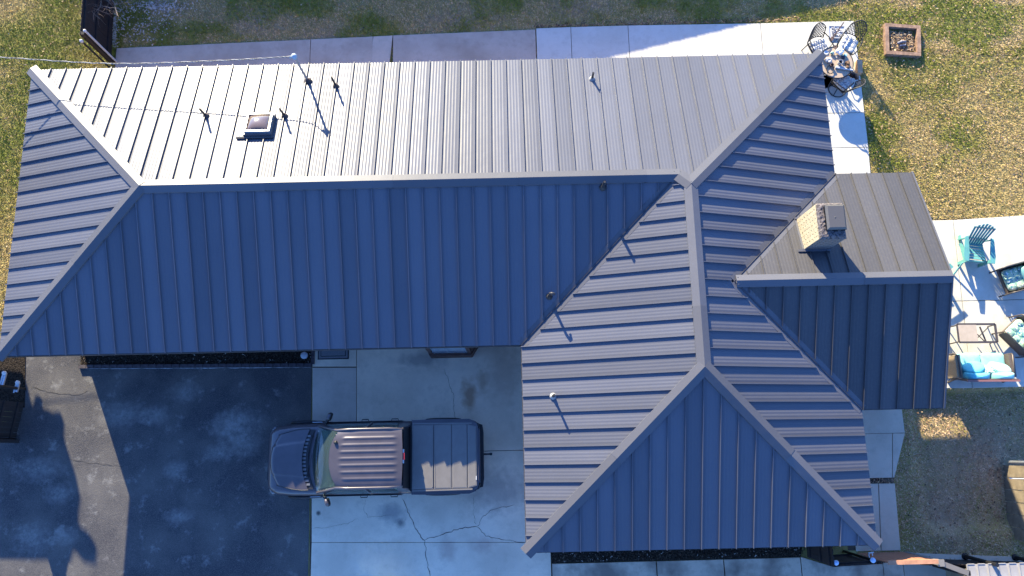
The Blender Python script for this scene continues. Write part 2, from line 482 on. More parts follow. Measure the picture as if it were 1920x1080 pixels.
slab([(P(585, 845)[0], y_mid), (P(1032, 845)[0], y_mid), (P(1032, 1016)[0], P(1000, 1017)[1]), (P(585, 1016)[0], P(585, 1017)[1])], M_CONC_DRIVE, cd, 0.05, 0.006)
slab([(P(585, 1016)[0], P(585, 1017)[1]), (P(1032, 1016)[0], P(1000, 1017)[1]), (P(1032, 1080)[0], yb), (P(585, 1080)[0], yb)], M_CONC_DRIVE, cd, 0.05, 0.004)
# cracks
M_CRACK = mk("crack_dirt", (0.03, 0.028, 0.026), 0.95)
def crack(pts, w, z, parent):
    b = MB(); rr = random.Random(len(pts) * 31 + int(pts[0][0]))
    pp = []
    for (a, c_) in zip(pts[:-1], pts[1:]):
        for k in range(6):
            t = k / 6; pp.append((a[0] + (c_[0] - a[0]) * t + rr.uniform(-1.6, 1.6), a[1] + (c_[1] - a[1]) * t + rr.uniform(-1.6, 1.6)))
    pp.append(pts[-1])
    W_ = [at(x, y, z) for x, y in pp]
    vs_ = []
    for i, p in enumerate(W_):
        d = (W_[min(i + 1, len(W_) - 1)] - W_[max(i - 1, 0)]).normalized(); n_ = Vector((-d.y, d.x, 0))
        k = w * 0.7 * rr.uniform(0.4, 1.3) * (0.25 if i in (0, len(W_) - 1) else 1)
        vs_ += [p + n_ * k, p - n_ * k]
    b.add(vs_, [(2 * i, 2 * i + 1, 2 * i + 3, 2 * i + 2) for i in range(len(W_) - 1)])
    return b.build("crack", M_CRACK, parent)
zc = 0.054
crack([(755, 935), (765, 960), (780, 990), (796, 1015), (800, 1045), (806, 1085)], .011, zc, cd)
crack([(795, 1012), (830, 1003), (862, 990), (895, 988)], .011, zc, cd)
crack([(895, 988), (905, 970), (920, 957), (965, 946)], .007, zc, cd)
crack([(895, 988), (912, 1005), (940, 1012), (985, 1018)], .008, zc, cd)
crack([(685, 935), (683, 955), (690, 970), (740, 966)], .004, zc, cd)
crack([(888, 930), (888, 965), (893, 985)], .004, zc, cd)
crack([(585, 992), (640, 985), (672, 973)], .004, zc, cd)
crack([(832, 690), (845, 725), (852, 745), (850, 770), (856, 790)], .006, zc, cd)
crack([(60, 726), (90, 735), (120, 740), (150, 740), (165, 732)], .012, 0.016, drive)
crack([(130, 862), (165, 868), (200, 872), (232, 874)], .006, 0.016, drive)
# south walk beside the wing
sw = base_sheet("south_walk", [P(1034, 1060), P(1500, 1048), P(1560, 1060), P(1560, 1050), P(1690, 1038), (P(1690, 1080)[0], yb), (P(1034, 1080)[0], yb)], M_DIRT, -0.05, 0.01)
ys = lambda x: P(x, 1056 - (x - 1033) * 0.026)
jx = [1034, 1230, 1356, 1500]
for a, b in zip(jx[:-1], jx[1:]):
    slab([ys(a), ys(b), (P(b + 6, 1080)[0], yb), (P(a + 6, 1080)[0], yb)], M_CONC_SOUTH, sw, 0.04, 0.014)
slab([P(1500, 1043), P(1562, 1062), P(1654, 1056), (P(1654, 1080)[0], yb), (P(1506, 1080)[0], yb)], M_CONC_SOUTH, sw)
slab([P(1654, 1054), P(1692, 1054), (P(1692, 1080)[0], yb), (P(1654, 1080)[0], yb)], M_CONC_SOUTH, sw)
slab([P(1692, 1052), P(1745, 1056), P(1830, 1090), (P(1790, 1080)[0], yb), (P(1692, 1080)[0], yb)], M_CONC_EAST, sw)
# planting beds
q = NT("dark_mulch", 0.95, 0.1)
q.color(q.mix(q.noise(25, 6, 0.4, 0.65), (0.008, 0.007, 0.006), (0.05, 0.038, 0.028))); q.bump(35, 0.05)
M_MULCH = q.m
mb = MB(); mb.prism([(P(153, 640)[0], .66), (P(584, 640)[0], .66), P(584, 683), P(153, 686)], -0.02, 0.05)
bed = tag(mb.build("planting_bed", M_MULCH), kind='structure')
mb = MB(); mb.prism([P(-60, 640), P(49, 640), P(47, 764), P(-60, 770)], -0.02, 0.03); tag(mb.build("side_bed", M_MULCH), kind='structure')
PAVED.append([P(-60, 640), P(49, 640), P(47, 764), P(-60, 770)])
mb = MB(); mb.prism([(WX + .55, -S + .68), (P(1520, 1010)[0], -S + .68), P(1500, 1044), P(1034, 1056)], -0.02, 0.045)
tag(mb.build("mulch_bed", M_MULCH), kind='structure')
PAVED += [[P(1034, 1020), P(1520, 1010), P(1500, 1044), P(1034, 1056)], [(-.1, .0), (L, 0), (L, W1 - .6), (-.1, W1 - .6)], [(WX, -S + .2), (L + .3, -S + .2), (L + .3, 1), (WX, 1)], [(L - .2, GY0 + .6), (L + GX, GY0 + .6), (L + GX, GY1 - .6), (L - .2, GY1 - .6)]]

def in_poly(px, py, poly):
    ins = np.zeros(px.shape, bool); n = len(poly)
    for i in range(n):
        x0, y0 = poly[i][0], poly[i][1]; x1, y1 = poly[(i + 1) % n][0], poly[(i + 1) % n][1]
        if y0 == y1: continue
        cnd = ((y0 > py) != (y1 > py)) & (px < (x1 - x0) * (py - y0) / (y1 - y0) + x0)
        ins ^= cnd
    return ins
def vnoise(x, y, s, seed):
    r = np.random.default_rng(seed); T = r.random((64, 64))
    x = x * s; y = y * s; i = np.floor(x).astype(int); j = np.floor(y).astype(int); fx = x - i; fy = y - j
    fx = fx * fx * (3 - 2 * fx); fy = fy * fy * (3 - 2 * fy)
    g = lambda a, b: T[a % 64, b % 64]
    return (g(i, j) * (1 - fx) + g(i + 1, j) * fx) * (1 - fy) + (g(i, j + 1) * (1 - fx) + g(i + 1, j + 1) * fx) * fy
def big_mesh(name, V, nper, mats, mi, kind='stuff', smooth=False):
    """V: (n, nper, 3) polygons of nper corners each"""
    n = len(V); me = bpy.data.meshes.new(name)
    me.vertices.add(n * nper); me.vertices.foreach_set('co', V.reshape(-1).astype(np.float32))
    me.loops.add(n * nper); me.loops.foreach_set('vertex_index', np.arange(n * nper, dtype=np.int32))
    me.polygons.add(n); me.polygons.foreach_set('loop_start', np.arange(0, n * nper, nper, dtype=np.int32))
    try: me.polygons.foreach_set('loop_total', np.full(n, nper, dtype=np.int32))
    except Exception: pass
    me.polygons.foreach_set('material_index', mi.astype(np.int32))
    for m in mats: me.materials.append(m)
    me.update(calc_edges=True); me.validate()
    o = bpy.data.objects.new(name, me); COL.objects.link(o)
    return tag(o, kind=kind)
def leafmat(name, col, var=0.3):
    m = mk(name, col, 0.75, spec=0.25, var=var, vscale=9, coords='World')
    return m
GM_ = [leafmat("grass_dry", (0.52, 0.39, 0.165)), leafmat("grass_straw", (0.46, 0.36, 0.125)), leafmat("grass_olive", (0.33, 0.29, 0.07)),
       leafmat("grass_green", (0.19, 0.215, 0.03)), leafmat("grass_grey", (0.62, 0.44, 0.29))]
E1 = P(1512, 44)
def scatter_grass():
    regs = [(-3.6, 1.0, -0.5, 12.4, 2000, 'w'), (0.7, 30, 8.9, 12.4, 1700, 'n'), (23.0, 30.5, 3.0, 9.2, 2100, 'e'), (22.2, 30.5, -7.0, -0.8, 1700, 's')]
    Vs, Ms = [], []
    for (x0, x1, y0, y1, dn, tg) in regs:
        n = int((x1 - x0) * (y1 - y0) * dn)
        x = rng.uniform(x0, x1, n); y = rng.uniform(y0, y1, n)
        keep = np.ones(n, bool)
        for pl in PAVED: keep &= ~in_poly(x, y, pl)
        x, y = x[keep], y[keep]; n = len(x)
        lush = 0.55 * vnoise(x, y, 0.8, 3) + 0.3 * vnoise(x + 9, y, 2.2, 4) + 0.15 * vnoise(x, y, 6, 5)
        if tg == 'w': lush += 0.02 + 0.10 * (y - 5) / 6 + 0.05 * (x + 1)
        if tg == 'n': lush += 0.14 - 0.42 * np.clip((0.6 * vnoise(x + 3, y, 0.9, 21) + 0.4 * vnoise(x, y + 5, 2.6, 22) - 0.42) * 4, 0, 1) + 0.05 * np.clip((x - 14) / 6, 0, 1)
        if tg == 's': keep2 = rng.random(n) < 0.55
        if tg == 'e': lush -= 0.06 + 0.035 * (x - 25) - 0.02 * (y - 5)
        if tg == 's':
            x, y, lush = x[keep2], y[keep2], lush[keep2] - 0.30; n = len(x)
        t = lush + rng.normal(0, 0.085, n)
        mi = np.where(t > 0.62, 3, np.where(t > 0.5, 2, np.where(t > 0.38, 1, 0)))
        if tg in ('s', 'n'):
            gm = (mi <= 1) & (rng.random(n) < (0.92 if tg == 's' else 0.35)); mi[gm] = 4
        ln = rng.uniform(0.035, 0.08, n) * (0.8 + 0.5 * (t > 0.5)); w = rng.uniform(0.005, 0.010, n)
        a = rng.uniform(0, 2 * PI, n); tilt = rng.uniform(0.35, 1.45, n)
        dx, dy = np.cos(a), np.sin(a)
        V = np.zeros((n, 3, 3))
        V[:, 0] = np.stack([x - dy * w, y + dx * w, np.zeros(n)], 1); V[:, 1] = np.stack([x + dy * w, y - dx * w, np.zeros(n)], 1)
        V[:, 2] = np.stack([x + dx * ln * np.sin(tilt), y + dy * ln * np.sin(tilt), 0.012 + ln * np.cos(tilt)], 1)
        V[:, :, 2] += gz(x, y)[:, None]
        Vs.append(V); Ms.append(mi)
    big_mesh("grass", np.concatenate(Vs), 3, GM_, np.concatenate(Ms))
scatter_grass()
LM_ = [leafmat("leaf_tan", (0.36, 0.25, 0.14)), leafmat("leaf_brown", (0.24, 0.14, 0.08)), leafmat("leaf_pale", (0.42, 0.32, 0.2)), leafmat("leaf_dark", (0.08, 0.06, 0.045))]
def quads(x, y, z, s, tiltmax=0.5, asp=0.65):
    n = len(x); a = rng.uniform(0, 2 * PI, n); d = np.stack([np.cos(a), np.sin(a), rng.uniform(-tiltmax, tiltmax, n)], 1); e = np.stack([-np.sin(a), np.cos(a), rng.uniform(-tiltmax, tiltmax, n)], 1)
    c = np.stack([x, y, z], 1); s = s[:, None]
    return np.stack([c - d * s, c - e * s * asp, c + d * s, c + e * s * asp], 1)
def scatter_leaves():
    Vs, Ms = [], []
    for (x0, x1, y0, y1, n) in [(23.0, 30.5, 3.2, 12.2, 6500), (22.4, 30.5, -7, -0.9, 9000), (-3.6, 0.9, 0, 12, 700), (1, 23, 9, 12.3, 1500)]:
        x = rng.uniform(x0, x1, n); y = rng.uniform(y0, y1, n)
        keep = np.ones(n, bool)
        for pl in PAVED: keep &= ~in_poly(x, y, pl)
        keep &= rng.random(n) < 0.25 + 1.1 * vnoise(x, y, 0.7, 11)
        x, y = x[keep], y[keep]; n = len(x)
        Vs.append(quads(x, y, gz(x, y) + rng.uniform(0.035, 0.075, n), rng.uniform(0.015, 0.036, n))); Ms.append(rng.choice(4, n, p=[.52, .34, .06, .08]))
    # a drift of leaves along the north edge of the walkway
    n = 900; t = rng.random(n); a, b = np.array(P(1000, 53)), np.array(P(1500, 40))
    x = a[0] + (b[0] - a[0]) * t + rng.normal(0, .02, n); y = a[1] + (b[1] - a[1]) * t + np.abs(rng.normal(0.02, .07, n))
    Vs.append(quads(x, y, rng.uniform(0.03, 0.06, n), rng.uniform(0.015, 0.03, n))); Ms.append(rng.choice([0, 1, 3], n))
    big_mesh("fallen_leaves", np.concatenate(Vs), 4, LM_, np.concatenate(Ms))
scatter_leaves()
def scatter_chips():
    Vs, Ms = [], []
    for pl, n in (([P(148, 660), P(584, 655), P(584, 681), P(148, 684)], 1500), ([P(1036, 1030), P(1515, 1022), P(1498, 1042), P(1036, 1054)], 1700)):
        X = [p[0] for p in pl]; Y = [p[1] for p in pl]
        x = rng.uniform(min(X), max(X), n); y = rng.uniform(min(Y), max(Y), n); k = in_poly(x, y, pl); x, y = x[k], y[k]; n = len(x)
        Vs.append(quads(x, y, rng.uniform(.055, .09, n), rng.uniform(.01, .035, n), 0.8, 0.4)); Ms.append(rng.choice(3, n, p=[.6, .33, .07]))
    big_mesh("bark_chips", np.concatenate(Vs), 4, [leafmat("chip_dark", (0.02, 0.016, 0.013)), leafmat("chip_brown", (0.07, 0.05, 0.035)), leafmat("chip_pale", (0.3, 0.28, 0.25))], np.concatenate(Ms))
scatter_chips()
def scatter_gravel():
    Vs, Ms = [], []
    for (cx, cy, sx, sy, n) in [(225, 30, 10, 25, 130), (265, 55, 26, 16, 170), (292, 12, 30, 6, 420), (300, 36, 18, 12, 70), (215, 70, 2.5, 28, 320)]:
        for px_, py_ in zip(rng.normal(cx, sx, n), rng.normal(cy, sy, n)):
            if py_ > 88 or px_ < 211: continue
            p = at(px_, py_, 0.02); s = rng.uniform(.012, .032)
            c = np.array(p); a = rng.uniform(0, PI)
            top = c + [0, 0, s * 1.3]
            ring = [c + s * np.array([math.cos(a + k * PI / 2), math.sin(a + k * PI / 2), rng.uniform(-.2, .4)]) for k in range(4)]
            for k in range(4): Vs.append([ring[k], ring[(k + 1) % 4], top]); Ms.append(0 if s > .02 else 1)
    big_mesh("gravel", np.array(Vs), 3, [leafmat("stone_white", (0.5, 0.47, 0.42)), leafmat("stone_grey", (0.35, 0.34, 0.33))], np.array(Ms))
scatter_gravel()

# ================================================================== HOUSE
house = thing("house", "long single-storey house under a dark standing-seam metal hip roof with a gabled east wing", "house", (0, 0, 0))
zN = lambda x, y: EH + PM * (W1 - y)
zS = lambda x, y: EH + PM * y
zW = lambda x, y: EH + PM * x
zWW = lambda x, y: EH + PM * (x - WX)
zE = lambda x, y: EH + PM * (L - x)
zH = lambda x, y: EH + PM * (y + S)
zGN = lambda x, y: EH + GM * (GY1 - y)
zGS = lambda x, y: EH + GM * (y - GY0)
mb = MB()
def deck(poly, zf, d=-0.03):
    mb.add([(x, y, zf(x, y) + d) for x, y in poly], [tuple(range(len(poly)))])
h1, h2 = W1 / 2, W2 / 2
A_ = (WX + h1, h1); Ejn = (L - h2, W1 - h2); F_ = (L - h2, -S + h2); gw = GM / PM * GH
deck([(L, W1), (0, W1), (h1, h1), A_, Ejn], zN)
deck([(0, 0), (WX, 0), A_, (h1, h1)], zS)
deck([(0, W1), (0, 0), (h1, h1)], zW)
deck([(WX, -S), F_, Ejn, A_, (WX, 0)], zWW)
deck([(L, -S), (L, W1), Ejn, F_], zE)
deck([(WX, -S), (L, -S), F_], zH)
deck([(L, GY1), (L - gw, GYM), (L + GX, GYM), (L + GX, GY1)], zGN)
deck([(L, GY0), (L + GX, GY0), (L + GX, GYM), (L - gw, GYM)], zGS)
per = [(0, 0), (WX, 0), (WX, -S), (L, -S), (L, GY0), (L + GX, GY0), (L + GX, GY1), (L, GY1), (L, W1), (0, W1)]
for i in range(len(per)):
    a, b = per[i], per[(i + 1) % len(per)]
    gab = max(a[0], b[0]) > L + .1
    mb.bar((a[0], a[1], EH - (0.055 if gab else 0.115)), (b[0], b[1], EH - (0.055 if gab else 0.115)), 0.03, 0.05 if gab else 0.17)
sof = [(0, 0), (WX, 0), (WX, -S), (L, -S), (L, W1), (0, W1)]
mb.add([(x, y, EH - 0.17) for x, y in sof], [tuple(reversed(range(len(sof))))])
# gable end wall
mb.add([(L + GX - .01, GY0, EH - .17), (L + GX - .01, GY1, EH - .17), (L + GX - .01, GY1, EH - .04), (L + GX - .01, GYM, EH + GM * GH - .04), (L + GX - .01, GY0, EH - .04)], [(0, 1, 2, 3, 4)])
roof = mb.build("roof", M_FASCIA, house)

SEAM = 0.4064
def panels(zf, to_xy, smin, smax, s0, tlo, thi, slope, mat=None):
    k0 = math.floor((smin - s0) / SEAM); s = s0 + k0 * SEAM
    while s < smax - 0.01:
        a, b = max(s, smin), min(s + SEAM, smax)
        s_this = s; s += SEAM
        if b - a < 0.015: continue
        m = MB(); cols = []; tl = random.uniform(-.007, .007); bw = random.uniform(-.004, .012)
        nb = 4; n = 24
        for j in range(n + 1):
            r = j / n; ss = s_this + 0.0 + r * SEAM
            if ss < a - 1e-6 or ss > b + 1e-6: continue
            t0, t1 = tlo(ss), thi(ss)
            if t1 - t0 < 0.02: 
                if cols: cols.append(None)
                continue
            u = (r * SEAM - 0.045) / (SEAM - 0.09)
            z = 0.0
            if 0 < u < 1: z = 0.0042 * (0.5 - 0.5 * math.cos(2 * PI * nb * u)) ** 1.3
            x0, y0 = to_xy(ss, t0); x1, y1 = to_xy(ss, t1)
            z += tl * (r - .5) + bw * (r - r * r)
            cols.append(((x0, y0, zf(x0, y0) + z), (x1, y1, zf(x1, y1) + z)))
        for c0_, c1_ in zip(cols[:-1], cols[1:]):
            if c0_ is None or c1_ is None: continue
            m.add([c0_[0], c0_[1], c1_[1], c1_[0]], [(0, 3, 2, 1)], True)
        # merge shared columns so the ribs shade smoothly
        if m.v:
            vv, idx, mp = [], {}, []
            for p in m.v:
                key = (round(p[0], 5), round(p[1], 5), round(p[2], 5))
                if key not in idx: idx[key] = len(vv); vv.append(p)
                mp.append(idx[key])
            m.v = vv; m.f = [tuple(mp[i] for i in f) for f in m.f]
        # the standing seam on the panel's first edge
        if smin - 1e-6 <= s_this:
            ss = s_this
            t0, t1 = tlo(ss), thi(ss)
            if t1 - t0 > 0.06:
                x0, y0 = to_xy(ss, t0 - (0.012 if t0 < 0.01 else -0.02)); x1, y1 = to_xy(ss, t1)
                p = Vector((x0, y0, zf(x0, y0) + 0.021)); q_ = Vector((x1, y1, zf(x1, y1) + 0.021))
                m.bar(p, q_, 0.012, 0.054)
                m.bar(p + Vector((0, 0, .0245)), q_ + Vector((0, 0, .0245)), 0.016, 0.008)
        if m.v:
            o = m.build("roof_panel", mat or M_ROOF, roof)
VG = 0.085
hN = lambda s: min(s, L - s, max(h1, s - WX))
panels(zN, lambda s, t: (s, W1 - t), 0, L, 0.1129, lambda s: 0.0, hN, PM)
panels(zS, lambda s, t: (s, t), 0, WX + h1, 0.0678, lambda s: 0.0 if s < WX else (s - WX) + VG, lambda s: min(s, h1), PM)
panels(zW, lambda s, t: (t, s), 0, W1, at(54, 197.5, EH).y % SEAM, lambda s: 0.0, lambda s: min(s, W1 - s), PM)
panels(zWW, lambda s, t: (WX + t, s), -S, h1 + .3, -2.4886 % SEAM - 30 * SEAM, lambda s: 0.0 if s < 0 else s + VG, lambda s: min(s + S, h2, W1 - s), PM)
def tE(s):
    d = GM / PM * (GH - abs(s - GYM))
    return 0.0 if d <= 0 else d + VG
panels(zE, lambda s, t: (L - t, s), -S, W1, at(1556, 201, EH).y % SEAM - 30 * SEAM, tE, lambda s: min(s + S, h2, W1 - s), PM)
panels(zH, lambda s, t: (s, -S + t), WX, L, at(1218, 1031, EH).x % SEAM, lambda s: 0.0, lambda s: min(s - WX, L - s), PM)
gl = lambda s: 0.0 if s > L else (L - s) * PM / GM + 0.05
panels(zGN, lambda s, t: (s, GY1 - t), L - gw, L + GX, at(1656, 508, 3.55).x % SEAM, gl, lambda s: GH, GM, M_ROOFG)
panels(zGS, lambda s, t: (s, GY0 + t), L - gw, L + GX, at(1680.5, 766, EH).x % SEAM, gl, lambda s: GH, GM, M_ROOFG)

def cap_run(p, q, zr, zl, zrr, lift=0.0, w=0.165, joint=3.05):
    """folded trim over a hip or ridge from p to q (plan), with planes on its left and right"""
    p, q = Vector(p), Vector(q); d = (q - p); Ln = d.length; d /= Ln; n = Vector((-d.y, d.x))
    k = max(1, math.ceil(Ln / joint)); cuts = [0] + [min(Ln, joint * (i + 1)) for i in range(k)]
    if k > 1 and Ln - cuts[-2] < 0.4: cuts.pop(-2)
    zmid = lambda a: min(zl(a.x, a.y), zrr(a.x, a.y))
    for i in range(len(cuts) - 1):
        m = MB(); lf = lift + 0.006 * (i % 2) + random.uniform(0, .001)
        ends = []
        for c in (cuts[i] - (0.03 if i else 0.0), cuts[i + 1]):
            a = p + d * c
            l_, r_ = a + n * w, a - n * w
            ends.append([Vector((l_.x, l_.y, zl(l_.x, l_.y) + 0.002)), Vector((l_.x, l_.y, zl(l_.x, l_.y) + 0.054 + lf)), Vector((a.x, a.y, zmid(a) + 0.066 + lf)), Vector((r_.x, r_.y, zrr(r_.x, r_.y) + 0.054 + lf)), Vector((r_.x, r_.y, zrr(r_.x, r_.y) + 0.002))])
        vs_ = ends[0] + ends[1]
        m.add(vs_, [(j, j + 5, j + 6, j + 1) for j in range(4)])
        m.add(ends[0], [(0, 1, 2, 3, 4)]); m.add(ends[1], [(4, 3, 2, 1, 0)])
        m.build("ridge_cap", M_CAP, roof)
cap_run((h1 - .02, h1), (WX + h1 + .05, h1), None, zN, zS, 0.000)
cap_run((-.02, W1 + .02), (h1, h1), None, zN, zW, 0.006)
cap_run((-.02, -.02), (h1, h1), None, zW, zS, 0.003)
cap_run((L + .02, W1 + .02), (L - h2, W1 - h2), None, zE, zN, 0.004)
cap_run(A_, Ejn, None, zWW, zN, 0.008) if False else cap_run(A_, Ejn, None, zN, zWW, 0.008)
cap_run((L - h2, W1 - h2 + .05), (L - h2, -S + h2 - .02), None, zE, zWW, 0.000)
cap_run((WX - .02, -S - .02), F_, None, zWW, zH, 0.004)
cap_run((L + .02, -S - .02), F_, None, zH, zE, 0.007)
cap_run((L - gw + .05, GYM), (L + GX + .015, GYM), None, zGN, zGS, 0.0, 0.15)
def valley(p, q, za, zb, w=0.13):
    p, q = Vector(p), Vector(q); d = (q - p).normalized(); n = Vector((-d.y, d.x)); m = MB()
    vs_ = []
    for a in (p, q):
        l_, r_ = a + n * w, a - n * w
        vs_ += [(l_.x, l_.y, za(l_.x, l_.y) + .006), (a.x, a.y, za(a.x, a.y) + .008), (r_.x, r_.y, zb(r_.x, r_.y) + .006)]
    m.add(vs_, [(0, 1, 4, 3), (1, 2, 5, 4)])
    a0, a1 = p + n * .012, q + n * .012
    m.bar((p.x, p.y, za(p.x, p.y) + .022), (q.x, q.y, za(q.x, q.y) + .022), .006, .03)
    m.build("valley_flashing", M_CAP, roof)
valley((WX, 0), A_, zS, zWW)
valley((L, GY1), (L - gw, GYM), zE, zGN) if False else valley((L, GY1), (L - gw, GYM), zGN, zE)
valley((L, GY0), (L - gw, GYM), zE, zGS)
m = MB()
for (y0, zf) in ((GY1, zGN), (GY0, zGS)):
    m.bar((L + GX + .012, y0, EH - .02), (L + GX + .012, GYM, EH + GM * GH - .02), .04, .12)
m.build("rake_trim", M_CAP, roof)

# walls
def wall(poly, z1=EH - 0.17):
    b = MB(); n = len(poly)
    b.add([(x, y, 0) for x, y in poly] + [(x, y, z1) for x, y in poly], [(i, (i + 1) % n, (i + 1) % n + n, i + n) for i in range(n)])
    return b.build("wall", M_WALL, house)
o_ = 0.62
wall([(o_, o_), (WX + o_, o_), (WX + o_, -S + o_), (L - o_, -S + o_), (L - o_, W1 - o_), (o_, W1 - o_)])
# front door and windows
M_DOOR = mk("dark_door_paint", (0.06, 0.03, 0.025), 0.5)
M_PANE = mk("dark_window_pane", (0.03, 0.035, 0.04), 0.06, spec=0.7)
m = MB(); xd = P(626, 660)[0]; m.box((xd, o_ - .02, 1.05), (.95, .06, 2.05)); dr = m.build("door", M_DOOR, house)
m = MB(); m.lathe((xd + .38, o_ - .09, 1.0), [(.03, -.03), (.035, 0), (.03, .03)], 10); m.build("handle", M_GALV, dr)
def window(x, y, w, h, zc, ns):
    fr_ = MB(); dx, dy = (1, 0) if ns else (0, 1)
    for (a, b) in (((-1, -1), (1, -1)), ((-1, 1), (1, 1)), ((-1, -1), (-1, 1)), ((1, -1), (1, 1)), ((0, -1), (0, 1))):
        fr_.bar((x + dx * a[0] * w / 2, y + dy * a[0] * w / 2, zc + a[1] * h / 2), (x + dx * b[0] * w / 2, y + dy * b[0] * w / 2, zc + b[1] * h / 2), .07, .07)
    f_ = fr_.build("window", M_SOFFIT, house)
    p_ = MB(); p_.box((x, y, zc), (w if ns else .03, .03 if ns else w, h)); p_.build("pane", M_PANE, f_)
window(3.2, o_ - .01, 1.5, 1.1, 1.45, True); window(5.9, o_ - .01, 1.5, 1.1, 1.45, True)
window(WX + 2.4, -S + o_ - .01, 1.6, 1.2, 1.4, True); window(WX + 5.6, -S + o_ - .01, 1.6, 1.2, 1.4, True)
window(WX + o_ - .01, -2.4, 1.4, 1.1, 1.45, False); window(L - o_ + .01, 1.2, 1.8, 2.0, 1.05, False); window(L - o_ + .01, 5.8, 1.2, 1.1, 1.45, False)
# open porch posts under the gable
for (x, y) in ((L + GX - .3, GY0 + .3), (L + GX - .3, GY1 - .3), (L + .35, GY0 + .3)):
    m = MB(); m.box((x, y, (EH - .17) / 2), (.14, .14, EH - .17)); m.build("porch_post", M_WALL, house)
# bay window under the south eave
M_BROWN = mk("brown_trim_paint", (0.075, 0.035, 0.025), 0.6, var=0.2)
M_GLASS = mk("window_glass", (0.20, 0.26, 0.32), 0.06, spec=0.8)
bl, br, fl, fr = P(782, 652, 1.2), P(908, 650, 1.2), P(806, 668, .55), P(884, 667, .55)
yf = fl[1]
m = MB(); m.prism([(bl[0], o_), (br[0], o_), (fr[0], yf), (fl[0], yf)], 0.0, 0.62)
bay = m.build("bay_window", M_BROWN, house)
m = MB(); m.prism([(bl[0] + .03, o_), (br[0] - .03, o_), (fr[0] - .02, yf + .03), (fl[0] + .02, yf + .03)], 0.62, 0.68); m.build("sill", M_BROWN, bay)
m = MB(); m.add([(fl[0] + .1, yf + .06, .68), (fr[0] - .1, yf + .06, .68), (fr[0] - .1, yf + .1, 2.05), (fl[0] + .1, yf + .1, 2.05)], [(0, 1, 2, 3)])
m.build("pane", M_GLASS, bay)
m = MB()
for xx in (fl[0] + .05, fr[0] - .05): m.box((xx, yf + .1, 1.36), (.1, .1, 1.36))
m.prism([(bl[0], o_), (br[0], o_), (fr[0], yf + .05), (fl[0], yf + .05)], 2.05, 2.2)
for (a, b) in ((bl, fl), (br, fr)):
    m.bar((a[0], o_, 1.36), (b[0], yf + .1, 1.36), .04, 1.36)
m.build("window_frame", M_BROWN, bay)

# roof pipes
def on_plane(px, py, zf):
    z = 3.0
    for _ in range(25):
        p = at(px, py, z); z = zf(p.x, p.y)
    return Vector((p.x, p.y, z))
def vent(px, py, zf, h, r=0.028, rust=False):
    b = on_plane(px, py, zf)
    m = MB(); m.tube([b - Vector((0, 0, .05)), b + Vector((0, 0, h))], r, 10, cap=False)
    m.tube([b + Vector((0, 0, h)), b + Vector((0, 0, h - .08))], r * .8, 10, cap=True)
    v = m.build("vent_pipe", M_PIPE, roof)
    return b, v
def boot(b, mat):
    m = MB(); m.lathe(b, [(.085, .0), (.08, .03), (.045, .06), (.036, .13)], 14)
    m.build("pipe_boot", mat, roof)
M_BOOT = mk("pipe_boot_rubber", (0.07, 0.05, 0.045), 0.7)
M_BOOTW = mk("pipe_boot_light", (0.3, 0.29, 0.28), 0.6)
for (px, py, zf, h, mt) in [(387, 218, zN, .42, M_BOOT), (534, 218, zN, .44, M_BOOT), (630, 162, zN, .5, M_BOOT), (1110, 149, zN, .36, M_BOOTW), (1037, 743, zWW, .48, M_BOOTW)]:
    b, _ = vent(px, py, zf, h); boot(b, mt)
b = on_plane(1030, 556, zS)
m = MB(); m.tube([b - Vector((0, 0, .05)), b + Vector((0, 0, .38)), b + Vector((.03, -.01, .45)), b + Vector((.08, -.02, .45)), b + Vector((.1, -.025, .4))], .032, 10)
m.build("gooseneck_vent", M_PIPE, roof); boot(b, M_PIPE)
b, _ = vent(1130, 352, zS, .42, .035); boot(b, M_PIPE)
# service mast with its weatherhead
mbse = on_plane(578, 153, zN)
m = MB(); m.tube([mbse - Vector((0, 0, .1)), mbse + Vector((0, 0, 1.27))], .030, 12)
mast = m.build("service_mast", M_GALV, house)
MT = mbse + Vector((0, 0, 1.27))
m = MB(); m.lathe(MT, [(.034, -.06), (.06, -.02), (.075, .04), (.066, .09), (.03, .12), (0, .125)], 14)
m.tube([MT + Vector((-.02, 0, .03)), MT + Vector((-.09, .02, .0)), MT + Vector((-.12, .02, -.04))], .03, 8)
m.build("weatherhead", mk("weatherhead_grey", (0.3, 0.34, 0.38), 0.45), mast)
m = MB(); m.lathe(mbse, [(.11, .01), (.1, .04), (.05, .08), (.036, .16)], 14); m.build("mast_boot", M_BOOT, mast)
# skylight
sc_ = on_plane(486, 236, zN)
nz = Vector((0, PM, 1)).normalized(); yv = nz.cross(Vector((1, 0, 0)))
SM = Matrix((Vector((1, 0, 0)), yv, nz)).transposed()
M_SKF = mk("skylight_frame_metal", (0.45, 0.43, 0.41), 0.4, metal=0.3)
m = MB(); m.box(sc_ + SM @ Vector((.03, -.03, .05)), (.70, .72, .14), rot=SM)
skl = m.build("skylight", mk("skylight_curb_metal", (0.10, 0.095, 0.1), 0.4), house)
m = MB()
for (dx, dy, sx, sy) in ((0, .29, .64, .045), (0, -.29, .64, .045), (-.30, 0, .045, .535), (.30, 0, .045, .535)):
    m.box(sc_ + SM @ Vector((dx + .03, dy - .03, .15)), (sx, sy, .06), rot=SM)
m.build("skylight_frame", M_SKF, skl)
m = MB()
m.grid(lambda u, v: sc_ + SM @ Vector(((u - .5) * .55 + .03, (v - .5) * .53 - .03,   .13 + .10 * (max(0, 1 - abs(2 * u - 1) ** 2.6) * max(0, 1 - abs(2 * v - 1) ** 2.6)) ** .6)), 14, 14)
